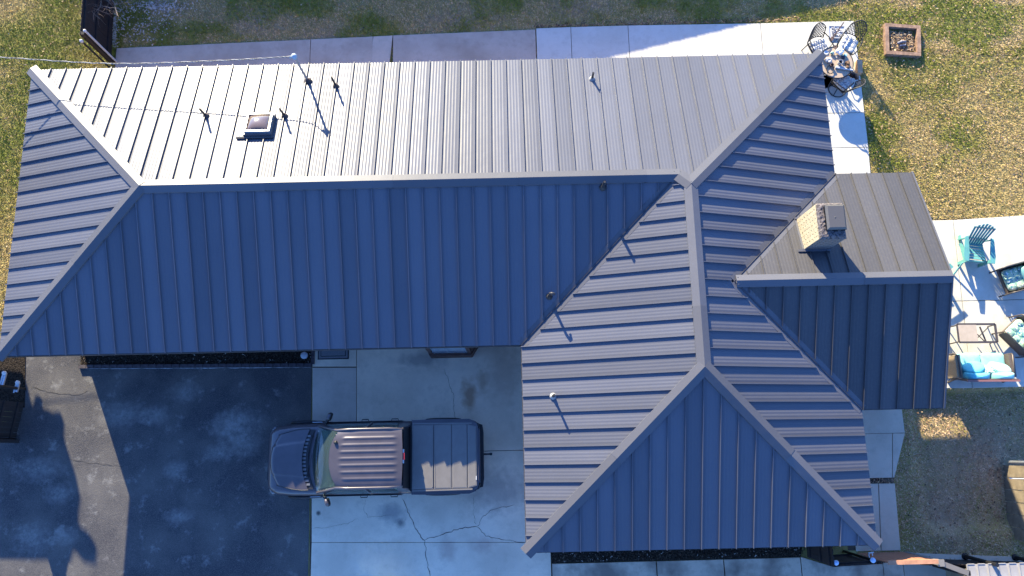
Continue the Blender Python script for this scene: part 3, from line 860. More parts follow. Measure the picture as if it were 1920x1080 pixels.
m.build("skylight_dome", mk("smoked_acrylic", (0.12, 0.085, 0.07), 0.08, spec=0.6, coat=0.5), skl)
m = MB(); m.bar(sc_ + SM @ Vector((-.5, -.42, .03)), sc_ + SM @ Vector((.42, -.42, .03)), .05, .05); m.build("skylight_flashing", M_FASCIA, skl)

# chimney
cx0, cx1, cy0, cy1, cz1 = 19.87, 20.47, 2.07, 2.91, 4.30
m = MB(); m.prism([(cx0, cy0), (cx1, cy0), (cx1, cy1), (cx0, cy1)], 2.7, cz1)
chim = m.build("chimney", mk("chimney_mortar", (0.42, 0.36, 0.25), 0.9, var=0.3, vscale=20), house)
q = NT("cream_painted_brick", 0.8, 0.3)
q.color(q.mix(q.noise(9, 5, 0.4, 0.65), (0.44, 0.37, 0.24), (0.52, 0.44, 0.29))); q.bump(60, 0.003)
M_CBR = q.m
def brick_proto(nx, ny, nz_, parent):
    m = MB(); m.box((0, 0, nz_ / 2), (nx, ny, nz_)); return m
ch_ = 0.076; protos = {}
M_CBRS = mk("dark_brick", (0.17, 0.14, 0.125), 0.9, var=.3, vscale=12)  # darker grey-brown brick, used on the south face only
M_HOLE = mk("chimney_weep_hole", (0.03, 0.025, 0.02), 0.9)
for ci in range(int((cz1 - 2.9) / ch_)):
    z = cz1 - (ci + 1) * ch_ + .002
    off = (ci % 2) * 0.105
    for face in 'WENS':
        ln = (cy1 - cy0) if face in 'WE' else (cx1 - cx0)
        a = -0.21 + off if off else 0.0
        while a < ln - 0.01:
            s0_, s1_ = max(a, 0) , min(a + 0.205, ln); a += 0.21
            if s1_ - s0_ < .03: continue
            mid = (s0_ + s1_) / 2; w_ = round(s1_ - s0_ - .010, 3)
            if face == 'W': c = (cx0 - .001, cy0 + mid)
            elif face == 'E': c = (cx1 + .001, cy0 + mid)
            elif face == 'N': c = (cx0 + mid, cy1 + .001)
            else: c = (cx0 + mid, cy0 - .001)
            if z < zGN(*c) - .02 : continue
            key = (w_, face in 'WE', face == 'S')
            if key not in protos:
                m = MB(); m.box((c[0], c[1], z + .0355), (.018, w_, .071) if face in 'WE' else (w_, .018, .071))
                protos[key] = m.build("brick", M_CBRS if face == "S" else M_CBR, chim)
            else: share(protos[key], "brick", (c[0], c[1], z), chim)
m = MB()
for ci in range(12):
    for k in range(5):
        if (ci + k) % 2 == 0: continue
        m.box((cx0 - .0105, cy0 + .09 + k * .165 + random.uniform(-.02, .02), cz1 - .05 - ci * .1), (.004, .03, .012))
o = m.build("weep_holes", M_HOLE, chim); o['kind'] = 'stuff'
m = MB()
m.grid(lambda u, v: Vector((cx0 - .015 + (cx1 - cx0 + .03) * u, cy0 - .015 + (cy1 - cy0 + .03) * v, cz1 + (.05 if 0 < u < 1 and 0 < v < 1 else -.02) + random.uniform(0, .025))), 14, 18, smooth=False)
m.build("chimney_crown", mk("sooty_mortar", (0.10, 0.085, 0.085), 0.95, var=0.6, vscale=25, bump=0.01), chim)
kx0, kx1, ky0, ky1, kz = 20.0, 20.45, 2.24, 2.84, 4.5
m = MB()
i_ = .045
m.add([(kx0, ky0, kz - .05), (kx1, ky0, kz - .05), (kx1, ky1, kz - .05), (kx0, ky1, kz - .05), (kx0 + i_, ky0 + i_, kz), (kx1 - i_, ky0 + i_, kz), (kx1 - i_, ky1 - i_, kz), (kx0 + i_, ky1 - i_, kz)],
      [(0, 1, 5, 4), (1, 2, 6, 5), (2, 3, 7, 6), (3, 0, 4, 7), (4, 5, 6, 7)])
m.lathe((20.19, 2.52, kz), [(.016, 0), (.016, .006), (0, .006)], 10)
m.build("chimney_cap", mk("cap_sheet_metal", (0.085, 0.08, 0.078), 0.5, metal=0.1), chim)
m = MB()
for yy in np.linspace(ky0 + .02, ky1 - .02, 22):
    for xx in (kx0 + .01, kx1 - .01): m.bar((xx, yy, cz1), (xx, yy, kz - .05), .008, .008)
for xx in np.linspace(kx0 + .02, kx1 - .02, 15):
    for yy in (ky0 + .01, ky1 - .01): m.bar((xx, yy, cz1), (xx, yy, kz - .05), .008, .008)
for zz in (cz1 + .06, cz1 + .12):
    for (a, b) in (((kx0, ky0), (kx1, ky0)), ((kx1, ky0), (kx1, ky1)), ((kx1, ky1), (kx0, ky1)), ((kx0, ky1), (kx0, ky0))): m.bar((*a, zz), (*b, zz), .006, .006)
m.build("spark_screen", M_BLACK, chim)
m = MB()
m.bar((cx0 - .16, cy0 - .03, zGN(0, cy0) + .03), (cx1 + .02, cy0 - .03, zGN(0, cy0) + .03), .06, .07)
m.bar((cx0 - .03, cy0, zGN(0, cy0) + .03), (cx0 - .03, cy1, zGN(0, cy1) + .03), .05, .05)
m.bar((cx0 - .05, cy1 + .03, zGN(0, cy1) + .05), (cx1 + .02, cy1 + .03, zGN(0, cy1) + .05), .05, .06)
m.build("chimney_flashing", M_CAP, chim)

# ================================================================== PICKUP TRUCK
M_PAINT = mk("maroon_brown_metallic_paint", (0.078, 0.068, 0.074), 0.34, metal=0.3, spec=0.5, coat=0.5, var=0.08, vscale=3)
M_TGLASS = mk("vehicle_glass", (0.60, 0.86, 0.76), 0.02, spec=0.3, trans=0.97, ior=1.1)
M_TRIM = mk("black_trim", (0.018, 0.018, 0.02), 0.55)
M_COVER = mk("tonneau_vinyl", (0.135, 0.125, 0.115), 0.6, var=0.06, vscale=6)
M_CHROME = mk("bright_trim", (0.6, 0.6, 0.6), 0.25, metal=0.9)
M_LAMP = mk("headlamp_lens", (0.10, 0.105, 0.115), 0.1, spec=0.8)
M_RED = mk("tail_lamp_red", (0.3, 0.03, 0.04), 0.2)
M_SEAT = mk("tan_seat_fabric", (0.42, 0.37, 0.26), 0.8)
M_DASH = mk("dash_plastic", (0.05, 0.065, 0.055), 0.7)
truck = thing("pickup_truck", "dark maroon crew cab pickup truck with folding bed cover parked on the driveway", "truck", (6.30, -2.67, 0.03))
st = [(0.0, .58, .48, .86), (.05, .74, .42, 1.0), (.15, .83, .36, 1.06), (.32, .89, .34, 1.10), (.7, .925, .34, 1.13), (1.25, .935, .34, 1.13), (2.4, .94, .34, 1.11), (3.74, .935, .34, 1.13)]
def section(x, w, b, t):
    return [(x, y, z) for y, z in [(0, b), (w * .8, b), (w * .97, b + .08), (w, (b + t) / 2), (w * .985, t - .14), (w * .93, t - .035), (w * .8, t), (0, t + .012), (-w * .8, t), (-w * .93, t - .035), (-w * .985, t - .14), (-w, (b + t) / 2), (-w * .97, b + .08), (-w * .8, b)]]
m = MB(); n = 14
vs_ = [p for s in st for p in section(*s)]
fs = [(i * n + k, (i + 1) * n + k, (i + 1) * n + (k + 1) % n, i * n + (k + 1) % n) for i in range(len(st) - 1) for k in range(n)]
m.add(vs_, fs, True); m.add(section(*st[0]), [tuple(range(n))]); m.add(section(*st[-1]), [tuple(reversed(range(n)))])
body = m.build("body", M_PAINT, truck)
# hood with raised centre
def hood(u, v):
    x = .16 + .90 * u; wd = .62 + .14 * min(1, u * 1.4) ; y = (v - .5) * 2 * wd
    x += -.06 * (1 - abs(2 * v - 1) ** 2.5) * (1 - u) + .14 * abs(2 * v - 1) ** 2.2 * (1 - u) ** 2 - .09 * (1 - abs(2 * v - 1) ** 2) * u + .08 * u * abs(2 * v - 1) ** 2
    z = 1.115 + .07 * u ** .6 + .03 * (1 - (2 * v - 1) ** 2)
    ay = abs(y); k = .33 + .1 * u
    z += .022 * (1 if ay < k else max(0, 1 - (ay - k) / .035))
    if u == 0: z -= .09
    return Vector((x, y, z))
m = MB(); m.grid(hood, 12, 44, smooth=True, flip=True); m.build("hood", M_PAINT, truck)
m = MB()
for sgn in (-1, 1):
    m = MB(); m.tube([hood(t, .5 + sgn * .5) + Vector((0, sgn * .008, -.004)) for t in (0.02, .2, .4, .6, .8, 1)], .012, 5); m.build("hood_gap", M_BLACK, body)
# cowl
m = MB(); m.grid(lambda u, v: Vector((1.00 - .06 * (1 - (2 * v - 1) ** 2) + .1 * (2 * v - 1) ** 2 + u * .17, (v - .5) * 1.5, 1.155 + .02 * u + .015 * (1 - (2 * v - 1) ** 2))), 3, 20, flip=True)
cowl = m.build("cowl", M_TRIM, truck)
m = MB()
for k in range(14):
    v = (k + .8) / 15; y = (v - .5) * 1.4; x = 1.02 - .06 * (1 - (2 * v - 1) ** 2) + .1 * (2 * v - 1) ** 2
    m.box((x + .05, y, 1.18 + .012 * (1 - (2 * v - 1) ** 2)), (.09, .055, .008))
m.build("cowl_vent", mk("cowl_grey", (0.12, 0.12, 0.125), 0.5), cowl)
for (a, b) in (((1.10, -.45, 1.21), (1.17, .12, 1.24)), ((1.10, .08, 1.21), (1.22, .62, 1.23))):
    m = MB(); m.bar(a, b, .022, .018); m.build("wiper", M_BLACK, truck)
# windshield
def ws(u, v):
    c = 2 * v - 1
    xb, xt = 1.22 + .14 * c * c, 1.80 + .20 * abs(c) ** 2.2
    yb_, yt = c * .80, c * .665
    return Vector((xb + (xt - xb) * u, yb_ + (yt - yb_) * u, 1.15 + .69 * u + .03 * math.sin(PI * u) + .02 * (1 - c * c)))
m = MB(); m.grid(ws, 6, 14, flip=True); m.build("windshield", M_TGLASS, truck)
# cab roof
def croof(u, v):
    c = 2 * v - 1
    x0 = 1.80 + .20 * abs(c) ** 2.2; x = x0 + (3.64 - .03 * c * c - x0) * u
    hw = .665 + .04 * min(1, u * 3)
    y = c * hw
    z = 1.855 + .05 * math.sin(min(1, u * 2.2) * PI / 2) - .03 * max(0, u - .75) * 4 * .6 - .045 * abs(c) ** 5
    if .13 < u < .93:
        e = min(1, (u - .13) / .03, (.93 - u) / .04)
        z += .017 * e * (0.5 + 0.5 * math.cos(y / .165 * 2 * PI)) ** 2.2 if abs(y) < .62 else 0
    return Vector((x, y, z))
m = MB(); m.grid(croof, 40, 96, flip=True)
# rails and pillars in the same sheet metal
for sgn in (-1, 1):
    m.tube([Vector((1.36, sgn * .84, 1.13)), Vector((1.98, sgn * .70, 1.80)), Vector((2.3, sgn * .715, 1.855)), Vector((3.3, sgn * .715, 1.86)), Vector((3.60, sgn * .69, 1.83)), Vector((3.74, sgn * .82, 1.14))], .035, 6)
    m.bar((2.72, sgn * .86, 1.12), (2.70, sgn * .71, 1.84), .03, .09)
m.add([(3.42, .885, 1.1), (3.74, .86, 1.1), (3.62, .69, 1.83), (3.5, .715, 1.85)], [(0, 1, 2, 3)]); m.add([(3.42, -.885, 1.1), (3.74, -.86, 1.1), (3.62, -.69, 1.83), (3.5, -.715, 1.85)], [(3, 2, 1, 0)])
m.build("cab_roof", M_PAINT, truck)
m = MB(); m.lathe((1.97, .40, 1.885), [(.05, 0), (.04, .03), (.012, .05), (0, .055)], 10); m.build("antenna_fin", M_BLACK, truck)
for sgn in (-1, 1):
    for (xa, xb_, xc, xd) in ((1.50, 2.68, 2.66, 2.06), (2.78, 3.44, 3.50, 2.75)):
        m = MB(); p_ = [(xa, sgn * .885, 1.12), (xb_, sgn * .89, 1.12), (xc, sgn * .715, 1.83), (xd, sgn * .712, 1.82)]
        m.add(p_, [(0, 1, 2, 3) if sgn < 0 else (3, 2, 1, 0)]); m.build("side_window", M_TGLASS, truck)
m = MB(); m.add([(3.755, -.80, 1.16), (3.755, .80, 1.16), (3.64, .66, 1.80), (3.64, -.66, 1.80)], [(0, 1, 2, 3)]); m.build("rear_window", mk("privacy_glass", (0.02, 0.02, 0.025), 0.08), truck)
m = MB(); m.box((3.655, .03, 1.835), (.035, .34, .03)); bl_ = m.build("brake_light_bar", M_WHITE, truck)
m = MB(); m.box((3.662, .03, 1.838), (.05, .17, .034)); m.build("brake_lens", M_RED, bl_)
m = MB(); m.box((3.70, 0, 1.45), (.02, 1.5, .68), rot=rotm(0, -.17)); m.box((3.775, 0, 1.0), (.05, 1.7, .5)); m.build("cab_back_panel", M_BLACK, truck)
# interior
m = MB(); m.grid(lambda u, v: Vector((1.36 + .38 * u, (v - .5) * 1.5, 1.135 + .06 * math.sin(u * PI * .7))), 5, 12, flip=True); m.build("dashboard", M_DASH, truck)
m = MB(); m.lathe((0, 0, 0), [(.17, 0), (.185, .012), (.17, .024), (.155, .012), (.17, 0)], 20)
mm = MB(); Mx = rotm(0, R(-60)); 
for p in m.v: mm.v.append(tuple(Vector((1.95, -.38, 1.22)) + Mx @ Vector(p)))
mm.f, mm.s, mm.mi = m.f, m.s, m.mi; mm.build("steering_wheel", M_TRIM, truck)
for yy in (-.38, .38):
    m = MB(); m.pillow((2.35, yy, 1.22), (.16, .5, .62), rot=rotm(0, R(-14))); m.pillow((2.44, yy, 1.58), (.1, .26, .18)); m.pillow((2.12, yy, 1.04), (.5, .5, .2)); m.build("front_seat", M_SEAT, truck)
m = MB(); m.pillow((3.42, 0, 1.25), (.16, 1.4, .7), rot=rotm(0, R(-10))); m.pillow((3.15, 0, 1.04), (.5, 1.4, .2)); m.build("rear_seat", M_SEAT, truck)
# mirrors
for sgn in (-1, 1):
    m = MB(); m.tube([(1.52, sgn * .9, 1.13), (1.60, sgn * 1.0, 1.17)], [.05, .035], 8)
    m.pillow((1.66, sgn * 1.07, 1.22), (.11, .22, .2), rot=rotm(0, 0, sgn * R(-18)), e=.6)
    mir = m.build("side_mirror", M_TRIM, truck)
    m = MB(); m.pillow((1.645, sgn * 1.072, 1.24), (.11, .2, .18), rot=rotm(0, 0, sgn * R(-18)), e=.6); m.build("mirror_shell", M_PAINT, mir)
# doors: shut lines, handles
for sgn in (-1, 1):
    for (xa, xb_) in ((1.42, 2.72), (2.74, 3.5)):
        m = MB(); m.prism([(xa, sgn * .936), (xb_, sgn * .938), (xb_, sgn * .948), (xa, sgn * .946)], .42, 1.02)
        d_ = m.build("door", M_PAINT, truck)
        m = MB(); hx = xb_ - .2
        m.tube([(hx - .09, sgn * .945, .93), (hx - .08, sgn * .99, .935), (hx + .08, sgn * .99, .935), (hx + .09, sgn * .945, .93)], .012, 6); m.build("handle", M_TRIM, d_)
    m = MB(); m.box((1.28, sgn * .945, .98), (.26, .012, .05)); m.build("badge", M_CHROME, truck)
# headlights, bumper, grille
for sgn in (-1, 1):
    m = MB(); m.pillow((.20, sgn * .74, .90), (.26, .22, .16), rot=rotm(0, 0, sgn * R(-28))); m.build("headlight", M_LAMP, truck)
m = MB(); m.box((.0, 0, .72), (.05, 1.0, .24)); m.build("grille", M_TRIM, truck)
m = MB(); m.grid(lambda u, v: Vector((-.06 + .30 * abs(2 * v - 1) ** 3.2, (2 * v - 1) * .90, .40 + .22 * u)), 2, 18, flip=False); m.grid(lambda u, v: Vector((-.06 + .30 * abs(2 * v - 1) ** 3.2 + .1 * u, (2 * v - 1) * .90, .62)), 1, 18, flip=True); m.build("front_bumper", M_TRIM, truck)
# bed
m = MB()
bo = [(3.80, .88), (5.30, .875), (5.46, .82), (5.50, .70)]
m.prism(bo + [(x, -y) for x, y in reversed(bo)], .42, 1.31)
m.prism([(3.78, .935), (4.2, .945), (5.25, .94), (5.42, .88), (5.46, .80), (5.46, -.80), (5.42, -.88), (5.25, -.94), (4.2, -.945), (3.78, -.935)], .40, 1.20)
bed_ = m.build("bed", M_PAINT, truck)
m = MB(); m.box((5.515, 0, .95), (.04, 1.36, .55)); m.build("tailgate", M_PAINT, truck)
m = MB(); m.prism([(5.44, .84), (5.58, .80), (5.61, .6), (5.61, -.6), (5.58, -.80), (5.44, -.84)], .52, .74); m.build("rear_bumper", M_BLACK, truck)
for sgn in (-1, 1):
    m = MB(); m.prism([(5.36, sgn * .86), (5.50, sgn * .83), (5.53, sgn * .70), (5.40, sgn * .70)], .80, 1.27); m.build("taillight", M_TRIM, truck)
m = MB(); m.bar((5.60, .03, .5), (5.80, .03, .5), .05, .05); m.box((5.80, .03, .52), (.06, .07, .06)); m.build("tow_hitch", M_BLACK, truck)
xs_ = [3.80, 4.36, 4.82, 5.22, 5.46]
for i in range(4):
    a, b = xs_[i] + .008, xs_[i + 1] - .008; ya = .80 if i < 3 else .80; yb_ = .80 if i < 3 else .74
    p_ = [(a, -ya), (b, -yb_), (b, yb_), (a, ya)]; pi_ = inset(p_, .03)
    m = MB(); n4 = 4
    pp = inset(p_, 0.0)
    m.add([(x, y, 1.31) for x, y in pp] + [(x, y, 1.345) for x, y in pp] + [(x, y, 1.352) for x, y in pi_], [(k, (k + 1) % 4, (k + 1) % 4 + 4, k + 4) for k in range(4)] + [(k + 4, (k + 1) % 4 + 4, (k + 1) % 4 + 8, k + 8) for k in range(4)] + [(8, 9, 10, 11)])
    m.build("tonneau_panel", M_COVER, truck)
for x in (4.33, 4.39):
    m = MB(); m.box((x, 0, 1.353), (.022, 1.5, .012)); m.build("tonneau_hinge", M_COVER, truck)
m = MB(); m.box((5.44, -.55, 1.357), (.018, .1, .008)); m.build("tonneau_tag", M_WHITE, truck)
for sgn in (-1, 1):
    m = MB(); m.bar((3.82, sgn * .835, 1.335), (5.34, sgn * .82, 1.335), .035, .03); m.build("tonneau_rail", M_COVER, truck)
# wheels and arches
for x in (.92, 4.52):
    for sgn in (-1, 1):
        w_ = None
        m = MB()
        m.lathe((0, 0, 0), [(.0, -.12), (.30, -.12), (.36, -.10), (.385, -.06), (.385, .06), (.36, .10), (.30, .12), (.24, .11)], 28)
        mm = MB(); Mx = rotm(R(-90 * sgn))
        for p in m.v: mm.v.append(tuple(Vector((x, sgn * .845, .385)) + Mx @ Vector(p)))
        mm.f, mm.s, mm.mi = m.f, m.s, m.mi; wh = mm.build("wheel", M_RUBBER, truck)
        m = MB(); m.lathe((0, 0, 0), [(.24, .11), (.235, .08), (.05, .095), (0, .10)], 20)
        mm = MB()
        for p in m.v: mm.v.append(tuple(Vector((x, sgn * .845, .385)) + Mx @ Vector(p)))
        mm.f, mm.s, mm.mi = m.f, m.s, m.mi; mm.build("rim", M_GALV, wh)
        m = MB(); m.tube([(x + .47 * math.cos(t), sgn * (.945 + .012 * math.sin(t)), .36 + .47 * math.sin(t)) for t in np.linspace(0, PI, 13)], .04, 6); m.build("fender_flare", M_TRIM, truck)

# ================================================================== FENCES, GATES, POLES
def fence(name, label, a, b, h, mat, picket=.14, posts=2.4, rails=(.25, .95, 1.5), side=1, group=None, ground=0.02, capmat=None, gap=.006, join=False):
    a = Vector((a[0], a[1], 0)); b = Vector((b[0], b[1], 0)); d = b - a; Ln = d.length; d.normalize(); nrm = Vector((-d.y, d.x, 0)) * side
    rz = math.atan2(d.y, d.x)
    t = thing(name, label, "fence", tuple(a), rz, group)
    s = side; k = max(1, int(round(Ln / picket))); w = Ln / k; rr = random.Random(int(Ln * 100))
    mj = MB()
    for i in range(k):
        hh = h + rr.uniform(-.012, .012); x = (i + .5) * w
        m = mj if join else MB()
        wv = w / 2 - gap / 2; y0 = rr.uniform(-.003, .003)
        pr = [(x - wv, ground), (x + wv, ground), (x + wv, hh - .03), (x + wv - .03, hh), (x - wv + .03, hh), (x - wv, hh - .03)]
        vs_ = [(px, y0 - .009, pz) for px, pz in pr] + [(px, y0 + .009, pz) for px, pz in pr]
        m.add(vs_, [tuple(range(6)), tuple(reversed(range(6, 12)))] + [(j + 6, (j + 1) % 6 + 6, (j + 1) % 6, j) for j in range(6)])
        if not join: m.build("picket", mat, t)
    if join: tag(mj.build("picket", mat, t), kind='stuff')
    for z in rails:
        m = MB(); m.box((Ln / 2, s * .03, z * h / 1.7), (Ln, .04, .085)); m.build("rail", mat, t)
    x = 0.05
    while posts and x < Ln:
        m = MB(); m.box((x, s * .075, (h + .02) / 2), (.09, .09, h + .02)); m.build("post", capmat or mat, t); x += posts
    return t
# north-west side fence
fa, fb = P(209, 122), P(219, -95)
fence("wooden_fence", "dark stained picket fence running north from the house's north-west corner", fa, fb, 1.72, M_WOODDK, side=-1, posts=2.2, rails=(.28, .95, 1.55))
pb = at(210, 116); pole = thing("fence_pole", "tall galvanised pole with a white cap standing against the dark north-west fence", "pole", tuple(pb))
m = MB(); m.tube([(0.14, 0, 0), (0.14, 0, 1.74)], .033, 10); m.build("shaft", mk("grey_pole_paint", (0.38, 0.42, 0.47), 0.5), pole)
m = MB(); m.lathe((0.14, 0, 1.74), [(.04, -.01), (.045, .03), (.03, .06), (0, .065)], 10); m.build("cap", M_WHITE, pole)
pb = at(208, 128); pole = thing("gate_post", "short white-capped gate post between the north-west fence and the roof edge", "post", tuple(pb))
m = MB(); m.tube([(0, -.02, 0), (0, -.02, 1.60)], .03, 10); m.build("shaft", M_BLACK, pole)
m = MB(); m.lathe((0, -.02, 1.60), [(.045, -.02), (.05, .03), (.03, .07), (0, .075)], 10); m.build("cap", M_WHITE, pole)
# south-west side gate and fence
sa, sb = P(46, 755), P(28, 830)
fence("wooden_fence", "dark stained side fence below the house's south-west corner beside the asphalt", sb, sa, 1.66, M_WOODDK, side=-1, posts=1.25, rails=(.3, .9, 1.5))
gp = P(47, 730); t = thing("gate_post", "black post carrying pale grey latch plates beside the asphalt at the left edge", "post", (gp[0], gp[1], 0))
m = MB(); m.tube([(0, 0, 0), (0, 0, 1.1)], .045, 10); m.build("shaft", M_BLACK, t)
def bracket(px, py, z, ln):
    p = at(px, py, z); c = Vector((p.x - gp[0], p.y - gp[1], z)); M = rotm(0, 0, R(80))
    m = MB(); m.box(c, (ln, .10, .05), rot=M); b_ = m.build("latch_plate", M_GALV, t)
    m = MB(); m.tube([c + M @ Vector((-ln / 2 - .03, .03, .03)), c + M @ Vector((ln / 2 + .03, .03, .03))], .022, 8); m.build("latch_tube", M_GALV, b_)
    m = MB(); m.lathe(c + M @ Vector((ln / 2, 0, .03)), [(.05, -.03), (.055, .0), (.05, .04), (0, .05)], 10); m.build("latch_knob", M_WHITE, b_)
bracket(6, 712, .95, .36); bracket(32, 726, .36, .26)

# south-east fences
s1, s2 = P(1512, 1014), P(1514, 1044); 
fence("wooden_fence", "short dark fence panel running out from under the south-east eave", (s1[0], s1[1] + .3), s2, 1.72, M_WOODDK, side=-1, posts=0)
g1_, g2_ = P(1514, 1044), P(1588, 1039)
gt = fence("wooden_gate", "dark wooden gate with two blue-capped posts at the house's south-east corner", g1_, g2_, 1.66, M_WOODDK, side=1, posts=0, rails=(.3, 1.55)); gt['category'] = 'gate'
M_BLUECAP = mk("pale_blue_cap", (0.35, 0.5, 0.72), 0.4)
for f in (.07, .93):
    Ln = (Vector(g2_) - Vector(g1_)).length
    m = MB(); m.tube([(Ln * f, .08, 0), (Ln * f, .08, 1.68)], .035, 10); pst = m.build("post", M_BLACK, gt)
    m = MB(); m.lathe((Ln * f, .08, 1.68), [(.06, -.02), (.065, .02), (.04, .05), (0, .055)], 12); m.build("post_cap", M_BLUECAP, pst)
M_WOODRED = mk("red_brown_cedar", (0.30, 0.13, 0.075), 0.8, var=0.2, vscale=6)
f1, f2 = P(1606, 1037), P(1692, 1035)
ft = fence("wooden_fence", "brown fence panel with an orange top rail east of the blue-capped gate", f1, f2, 1.72, M_WOODRED, side=-1, posts=0, rails=(.3, .95))
Ln = (Vector(f2) - Vector(f1)).length
m = MB(); m.box((Ln / 2, 0, 1.745), (Ln, .10, .035)); m.build("top_rail", mk("orange_cedar", (0.42, 0.2, 0.11), 0.75, var=0.15), ft)
lt = at(1633, 1037, 1.3); t = thing("gate_latch", "small white latch on the dark fence south of the grey side path", "latch", (lt.x, lt.y, 1.3))
m = MB(); m.bar((-.07, 0, 0), (.07, 0.02, 0), .025, .02); m.bar((-.06, 0, 0), (-.05, -.12, 0), .022, .02); m.bar((.03, 0, 0), (.03, -.07, 0), .02, .02); m.build("latch_arm", M_WHITE, t)
# long fence to the east with a pale strip in front and the neighbour's low roof beyond
e1, e2 = P(1694, 1046), P(2010, 1056)
fence("wooden_fence", "long dark fence along the bottom right edge behind the pale kerb", e1, e2, 1.0, M_WOODDK, side=-1, posts=0, picket=.16)
k = [P(1697, 1036), P(1990, 1047), P(1990, 1057), P(1722, 1048)]
PAVED.append(k); m = MB(); m.prism(k, -.02, .07); tag(m.build("kerb", M_CONC_EAST), kind='structure')
for (px, py, lb) in ((1809, 1043, "left black pipe post of the two leaning from the pale kerb"), (1903, 1045, "black pipe post at the photo's right edge on the pale kerb")):
    p = at(px, py, .07); t = thing("fence_post", lb, "post", (p.x, p.y, .07))
    m = MB(); m.tube([(0, 0, 0), (.02, -.03, 1.35)], .05, 10); m.build("shaft", M_BLACK, t)
    m = MB(); m.lathe((0, 0, 0), [(.09, 0), (.085, .05), (.06, .07)], 12); m.build("flange", M_RUBBER, t)
sr = thing("shed", "low neighbouring shed roof of ribbed grey metal at the bottom right corner", "shed", (P(1800, 1062)[0], P(1800, 1066)[1] - .25, 0))
r0 = at(1812, 1058, 1.25); r1 = at(1990, 1064, 1.25); wdt = r1.x - r0.x; ox, oy = r0.x - sr.location.x, r0.y - sr.location.y
M_SHED = mk("weathered_shed_metal", (0.30, 0.28, 0.26), 0.6, var=0.12, vscale=4)
m = MB(); m.prism([(ox + .1, oy - .15), (ox + wdt, oy - .15), (ox + wdt, oy - 3), (ox + .1, oy - 3)], 0, 1.2); m.build("wall", M_WOODTAN, sr)
np_ = int(wdt / .26)
for i in range(np_):
    x = ox + i * .26
    m = MB(); m.add([(x, oy, 1.25), (x + .252, oy, 1.25), (x + .252, oy - 3.0, 1.32), (x, oy - 3.0, 1.32)], [(3, 2, 1, 0)]); m.bar((x, oy, 1.26), (x, oy - 3.0, 1.33), .02, .03)
    m.bar((x + .02, oy + .002, 1.255), (x + .19, oy + .002, 1.255), .02, .02)
    m.build("roof_sheet", M_SHED, sr)
m = MB(); pa, pb_ = at(1762, 1055, 1.6), at(1812, 1074, 1.5)
t = thing("handrail", "taupe timber rail running diagonally from the brown fence towards the shed roof", "rail", (pa.x, pa.y, 0))
m.bar((0, 0, 1.6), (pb_.x - pa.x, pb_.y - pa.y, 1.55), .12, .10); m.build("beam", mk("taupe_timber", (0.16, 0.14, 0.12), 0.8), t)
m = MB(); m.box((0, 0, .82), (.12, .12, 1.64)); m.box((0, 0, 1.66), (.16, .16, .03)); m.build("post", mk("taupe_post", (0.18, 0.165, 0.15), 0.8), t)
m = MB(); m.box((pb_.x - pa.x, pb_.y - pa.y, .78), (.12, .12, 1.6)); m.build("post", M_WOODDK, t)
# tan fence on the right
t1, t2 = P(1893, 872), P(1903, 1012)
tf = fence("wooden_fence", "tan wide-board fence at the right edge of the shaded lawn", t2, t1, 1.5, M_WOODTAN, side=-1, posts=0, picket=.30, rails=(.3, 1.3), gap=.02, ground=-.3)
m = MB(); pw = at(1893, 867, 0); t = thing("fence_post", "round grey-capped end post of the tan fence", "post", tuple(pw))
m.tube([(0, 0, 0), (0, 0, 1.45)], .05, 10); m.build("shaft", M_GALV, t)
m = MB(); m.lathe((0, 0, 1.45), [(.06, -.03), (.09, .0), (.085, .04), (0, .07)], 14); m.build("cap", mk("grey_cap", (0.3, 0.31, 0.33), 0.6), t)
m = MB(); pw = at(1893, 897, 1.0); t = thing("wire", "thin pale wire strung along the tan fence at the right edge", "wire", tuple(pw)); m.tube([(0, 0, 0), (1.0, -.05, .02)], .012, 6); m.build("strand", M_WHITE, t)

# off-frame to the north and west: what throws the shade over the back yard and the asphalt
nf = thing("wooden_fence", "tall neighbour's picket fence north of the back yard", "fence", (-1.0, 14.2, 0))
m = MB()
x = 0.0
while x < 26:
    wx = x - 1.0; hh = 2.15 if wx < 13.1 else 2.15 - (wx - 13.1) * .088
    hh += random.uniform(-.006, .006)
    m.add([(x, -.01, 0), (x + .135, -.01, 0), (x + .135, -.01, hh), (x + .09, -.01, hh), (x + .045, -.01, hh), (x, -.01, hh)] + [(x, .01, 0), (x + .135, .01, 0), (x + .135, .01, hh), (x + .09, .01, hh), (x + .045, .01, hh), (x, .01, hh)], [(0, 1, 2, 3, 4, 5), (11, 10, 9, 8, 7, 6)] + [(j + 6, (j + 1) % 6 + 6, (j + 1) % 6, j) for j in range(6)]); x += .14
tag(m.build("picket", M_WOODTAN, nf), kind='stuff')
m = MB(); m.box((12, .03, .4), (24, .04, .09)); m.build("rail", M_WOODTAN, nf)
SX = -3.4  # added out-of-view screen; its outline is projected back from the asphalt's shadow edge
cont = [(-62, 690), (40, 700), (50, 727), (58, 767), (62, 766), (65, 760), (68, 742), (71, 741), (78, 752), (77, 766), (89, 769), (96, 775), (101, 782), (102, 772), (110, 771), (114, 782), (119, 795), (117.5, 820), (122, 837), (140, 892), (149, 935), (145, 965), (145, 985), (162, 997), (175, 1017), (180, 1032), (178, 1060), (160, 1055), (147, 1037), (135, 1035), (131, 1052), (60, 1051), (-62, 1046)]
pf = []
for px, py in cont:
    g = at(px, py, 0.012); k = (SX - g.x) / SD.x; pf.append((g.y + SD.y * k, 0.012 + SD.z * k))
ylo, yhi = min(p[0] for p in pf), max(p[0] for p in pf)
sh = thing("shadow_screen", "unseen screen added west of the side fence, outline cut to shade the asphalt", "screen", (SX, 0, 0))
